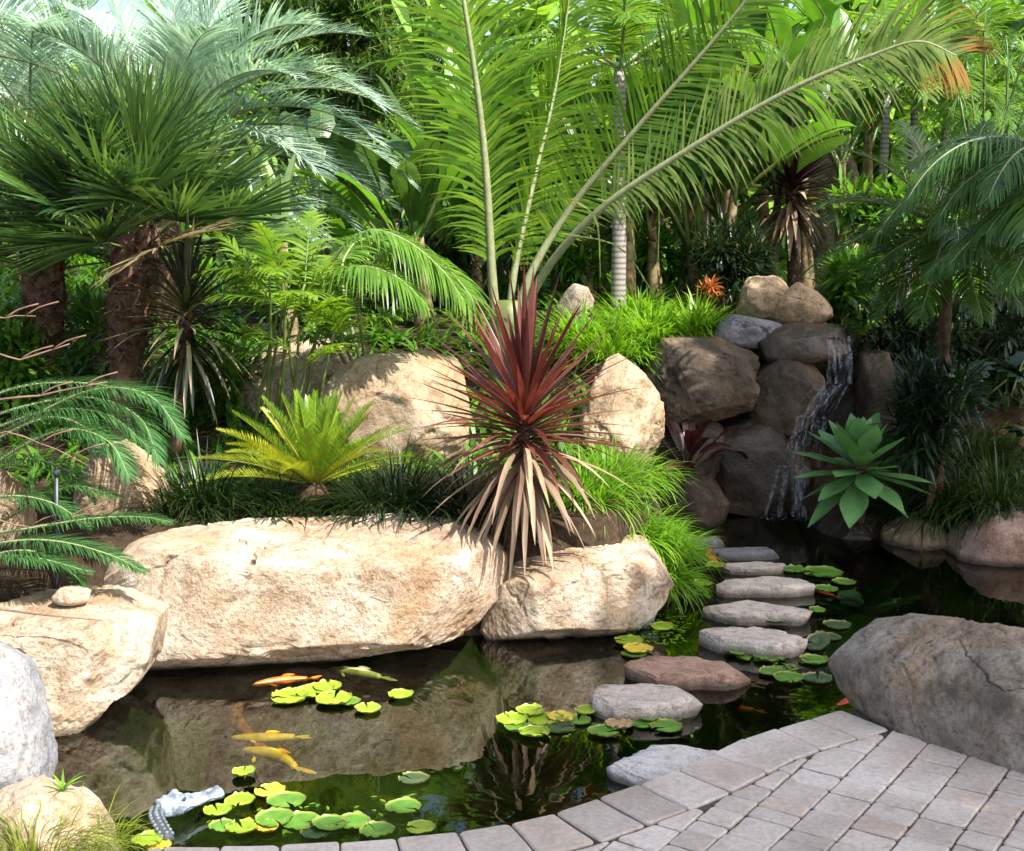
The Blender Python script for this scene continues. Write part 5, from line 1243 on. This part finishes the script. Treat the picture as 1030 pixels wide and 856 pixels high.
for (px, py, w, c, k) in PADS:
    lvl = (lvl + 1) % 5; z = wz + .003 + .0022 * lvl - (.0 if c != 'd' else .0)
    if c == 'd': z = wz + .002
    p = gp(px, py, z); R = w * .57 * p.y / F; mb = MB(); n = 30; a0 = rg.uniform(0, 6.28); gap = rg.uniform(.02, .20)
    tlt = rg.uniform(0, .05); ta = rg.uniform(0, 6.28); rings = (0.0, .35, .7, .93, 1.0)
    if (px, py) == (822, 652): tlt = .5
    vs = [Vector((p.x, p.y, z))]; us = [0]; fs = []
    for ri, q in enumerate(rings[1:]):
        for i in range(n + 1):
            a = a0 + gap + (2 * math.pi - 2 * gap) * i / n; r = R * q * (1 + .03 * math.sin(3 * a + px) + .02 * math.sin(7 * a))
            dx, dy = math.cos(a) * r, math.sin(a) * r
            zz = z + tlt * (dx * math.cos(ta) + dy * math.sin(ta) + R) + (.16 * R * rg.random() ** 3 if q == 1.0 else 0) + .004 * (ri % 2)
            vs.append(Vector((p.x + dx, p.y + dy, zz))); us.append(q)
    for i in range(n): fs.append((0, 1 + i, 2 + i))
    for ri in range(3):
        o1 = 1 + ri * (n + 1); o2 = o1 + n + 1
        for i in range(n): fs.append((o1 + i, o2 + i, o2 + i + 1, o1 + i + 1))
    mb.add(vs, fs, us)
    i = cnt.get(k, 0); cnt[k] = i + 1
    single(mb, 'lily_pad', M['pad_' + c], CN[c] + ' lily pad ' + PL[k][1][i], 'lily pad', p, PL[k][0])
# water plants by the planted stone
rg = random.Random(66); pw = MB()
for (x0, x1, y0, y1, n) in ((628, 690, 612, 648, 240), (728, 778, 621, 626, 90), (700, 716, 590, 600, 50), (780, 800, 668, 676, 40), (640, 668, 668, 690, 30), (560, 700, 714, 742, 40), (210, 420, 800, 838, 60)):
    for k in range(n):
        p = gp(rg.uniform(x0, x1), rg.uniform(y0, y1), wz + .003); a_ = rg.uniform(0, 6.28)
        blade(pw, p, Vector((math.cos(a_), math.sin(a_), .12)), rg.uniform(.012, .032), rg.uniform(.006, .014), .3, None, 2, w0=.4, peak=.5)
tag(pw.build('pondweed', M['liriope'], None, gp(660, 640, wz)), 'scattered small green pondweed leaves floating around the stones', 'pondweed', None, 'stuff')
# ------------------------------------------------------------------ koi
def koi(label, px0, py0, px1, py1, depth, mat, wid=.17, bend=.05, finmat=None):
    a = gp(px0, py0, wz - depth); b = gp(px1, py1, wz - depth); D = b - a; L = D.length; T = D.normalized(); S = Vector((T.y, -T.x, 0))
    t = thing('koi', label, 'fish', (a + b) / 2, 'koi in the pond'); mb = MB(); n = 16; seg = 12; vs = []; fs = []; us = []
    prof = lambda q: wid * .5 * L * (math.sin(math.pi * min(1, q * .93 + .04)) ** .7) * (1 - .45 * q)
    for i in range(n + 1):
        q = i / n * .8; c = a + T * L * q + S * bend * L * math.sin(q * math.pi * 1.3); r = prof(q) * (1.0 if i else .4)
        for k in range(seg):
            th = 2 * math.pi * k / seg; vs.append(c + S * math.cos(th) * r + UP * math.sin(th) * r * .95); us.append(q)
    for i in range(n):
        for k in range(seg): fs.append((i * seg + k, i * seg + (k + 1) % seg, (i + 1) * seg + (k + 1) % seg, (i + 1) * seg + k))
    fs.append(tuple(range(seg))[::-1]); fs.append(tuple(n * seg + k for k in range(seg))); mb.add(vs, fs, us)
    part(mb, 'body', mat, t)
    e = a + T * L * .79 + S * bend * L * math.sin(.79 * math.pi * 1.3)
    tf = MB()
    for s_ in (-1, 1): blade(tf, e, T + S * s_ * .45 + UP * .25 * s_, L * .24, L * .09, .0, S, 4, w0=.4, peak=.6, tipw=.3)
    part(tf, 'tail_fin', finmat or mat, t)
    for s_ in (-1, 1):
        pf = MB(); blade(pf, a + T * L * .25 + S * s_ * prof(.25) * .8, S * s_ + T * .8, L * .13, L * .06, .2, T, 3, w0=.4, peak=.6, tipw=.4); part(pf, 'pectoral_fin', finmat or mat, t)
    df = MB(); c = a + T * L * .42 + S * bend * L * math.sin(.42 * math.pi * 1.3); blade(df, c + UP * prof(.42) * .8, T + UP * .25, L * .22, L * .06, .4, UP, 4, w0=.3, peak=.3); part(df, 'dorsal_fin', finmat or mat, t)
def fishmat(name, c1, c2):
    return plainmat(name, c1, .3, .5, .25, 16, c2=c2)
M['koi_o'] = fishmat('koi_orange', (.75, .13, .02), (.85, .22, .03)); M['koi_y'] = fishmat('koi_gold', (.72, .34, .03), (.85, .45, .06))
M['koi_d'] = fishmat('koi_rust', (.22, .06, .02), (.32, .10, .03)); M['koi_p'] = fishmat('koi_pale', (.42, .36, .16), (.55, .50, .28)); M['koi_r'] = fishmat('koi_red', (.65, .06, .02), (.8, .12, .04))
koi('bright orange koi at the surface behind the lily raft, tail to the right', 254, 689, 322, 681, .005, M['koi_o'], .16, -.05)
koi('faint rusty koi swimming deep across the golden one', 243, 706, 256, 752, .16, M['koi_d'], .15, .08)
koi('golden koi swimming level, upper of the two in front of the raft', 232, 742, 312, 741, .02, M['koi_y'], .17, .02)
koi('golden koi with a curved back, lower of the two in front of the raft', 243, 754, 312, 776, .02, M['koi_y'], .18, -.10)
koi('pale olive koi behind the lily raft below the long boulder', 330, 673, 396, 683, .015, M['koi_p'], .17, -.04)
koi('dim orange koi deep under the water before the reddish stone', 712, 707, 770, 716, .12, M['koi_o'], .16, .03)
koi('red koi nosing out beside the patio boulder', 838, 714, 866, 694, .012, M['koi_r'], .22, .06)
koi('small red koi in the shaded water right of the crossing', 815, 594, 846, 601, .005, M['koi_r'], .14, .03)
koi('small pinkish koi left of the narrow stepping stone', 718, 552, 722, 574, .01, M['koi_o'], .16, .06)

# ------------------------------------------------------------------ floating crocodile head
M['croc'] = plainmat('croc_blue_grey', (.15, .19, .235), .6, .3, .45, 26, .9, c2=(.27, .32, .37)); M['crocscale'] = plainmat('croc_scale', (.11, .13, .15), .5, .4, .4, 30); M['crocdark'] = plainmat('croc_dark', (.04, .05, .055), .5, .4, .4, 30, .5)
a = gp(160, 821, wz + .02); b = gp(224, 802, wz + .02); T = (b - a); L = T.length; T.normalize(); S = Vector((-T.y, T.x, 0))
t = thing('crocodile_decoy', 'blue grey floating crocodile head with a dark scaly neck at the pond rim', 'pond ornament', (a + b) / 2)
hd = MB(); n = 28; seg = 14; vs = []; fs = []
prof = [(0, .40, .26), (.15, .46, .34), (.28, .46, .38), (.40, .38, .28), (.55, .29, .2), (.7, .25, .17), (.82, .27, .18), (.92, .27, .23), (1.0, .14, .12)]
def ip(q, j):
    for k in range(len(prof) - 1):
        if q <= prof[k + 1][0]:
            f = (q - prof[k][0]) / (prof[k + 1][0] - prof[k][0]); return prof[k][j] + (prof[k + 1][j] - prof[k][j]) * f
    return prof[-1][j]
for i in range(n + 1):
    q = i / n; c = a + T * L * q; w = ip(q, 1) * L * .5; h = ip(q, 2) * L * .5
    for k in range(seg):
        th = 2 * math.pi * k / seg; sx = math.copysign(abs(math.cos(th)) ** .7, math.cos(th)); sz = math.sin(th)
        bmp = 1 + .10 * math.sin(q * 55) * (1 if sz > .3 else 0)
        vs.append(c + S * sx * w + UP * (sz * h * (bmp if sz > 0 else .5) + .015))
for i in range(n):
    for k in range(seg): fs.append((i * seg + k, i * seg + (k + 1) % seg, (i + 1) * seg + (k + 1) % seg, (i + 1) * seg + k))
fs.append(tuple(range(seg))[::-1]); fs.append(tuple(n * seg + k for k in range(seg))); hd.add(vs, fs); part(hd, 'head', M['croc'], t)
def ball(mb, c, r, sq=1.0):
    vs = []; fs = []
    for j in range(7):
        s_ = -math.pi / 2 + math.pi * j / 6
        for k in range(10): th = 2 * math.pi * k / 10; vs.append(Vector(c) + Vector((math.cos(s_) * math.cos(th), math.cos(s_) * math.sin(th), math.sin(s_) * sq)) * r)
    for j in range(6):
        for k in range(10): fs.append((j * 10 + k, j * 10 + (k + 1) % 10, (j + 1) * 10 + (k + 1) % 10, (j + 1) * 10 + k))
    mb.add(vs, fs)
for s_ in (-1, 1):
    c = a + T * L * .30 + S * s_ * .12 * L + UP * (.015 + .155 * L); m2 = MB(); ball(m2, c, .062 * L, .8); eo = part(m2, 'eye_socket', M['croc'], t)
    m3 = MB(); ball(m3, c + S * s_ * .045 * L + T * .02 * L, .028 * L); part(m3, 'eye', M['crocdark'], eo, t)
    m2 = MB(); ball(m2, a + T * L * .93 + S * s_ * .05 * L + UP * (.015 + .08 * L), .04 * L, .8); part(m2, 'nostril', M['croc'], t)
mo = MB()
for s_ in (-1, 1):
    c4 = cr([a + T * L * (.28 + .72 * i / 9) + S * s_ * (ip(.28 + .72 * i / 9, 1) * L * .5 - .002) + UP * (.014 + .003 * math.sin(i * 1.3)) for i in range(10)], 20); tube(mo, c4, .003, 5)
part(mo, 'mouth_line', M['crocdark'], t)
nk = MB(); e = gp(170, 846, wz + .0); c3 = cr([a + UP * .01, a + UP * .012 - T * .015 + (e - a) * .3, e], 14); tube(nk, c3, [.028 - .0009 * i for i in range(14)], 12)
no = part(nk, 'neck', M['crocdark'], t)
sc_ = MB()
for i in range(1, 13):
    for s_ in (-1, 0, 1):
        d = (c3[min(13, i + 1)] - c3[i - 1]).normalized(); s2 = d.cross(UP).normalized(); ball(sc_, c3[i] + s2 * s_ * .015 + UP * (.025 - .0009 * i - .006 * abs(s_)), .0065)
part(sc_, 'scute_scales', M['crocscale'], no, t)
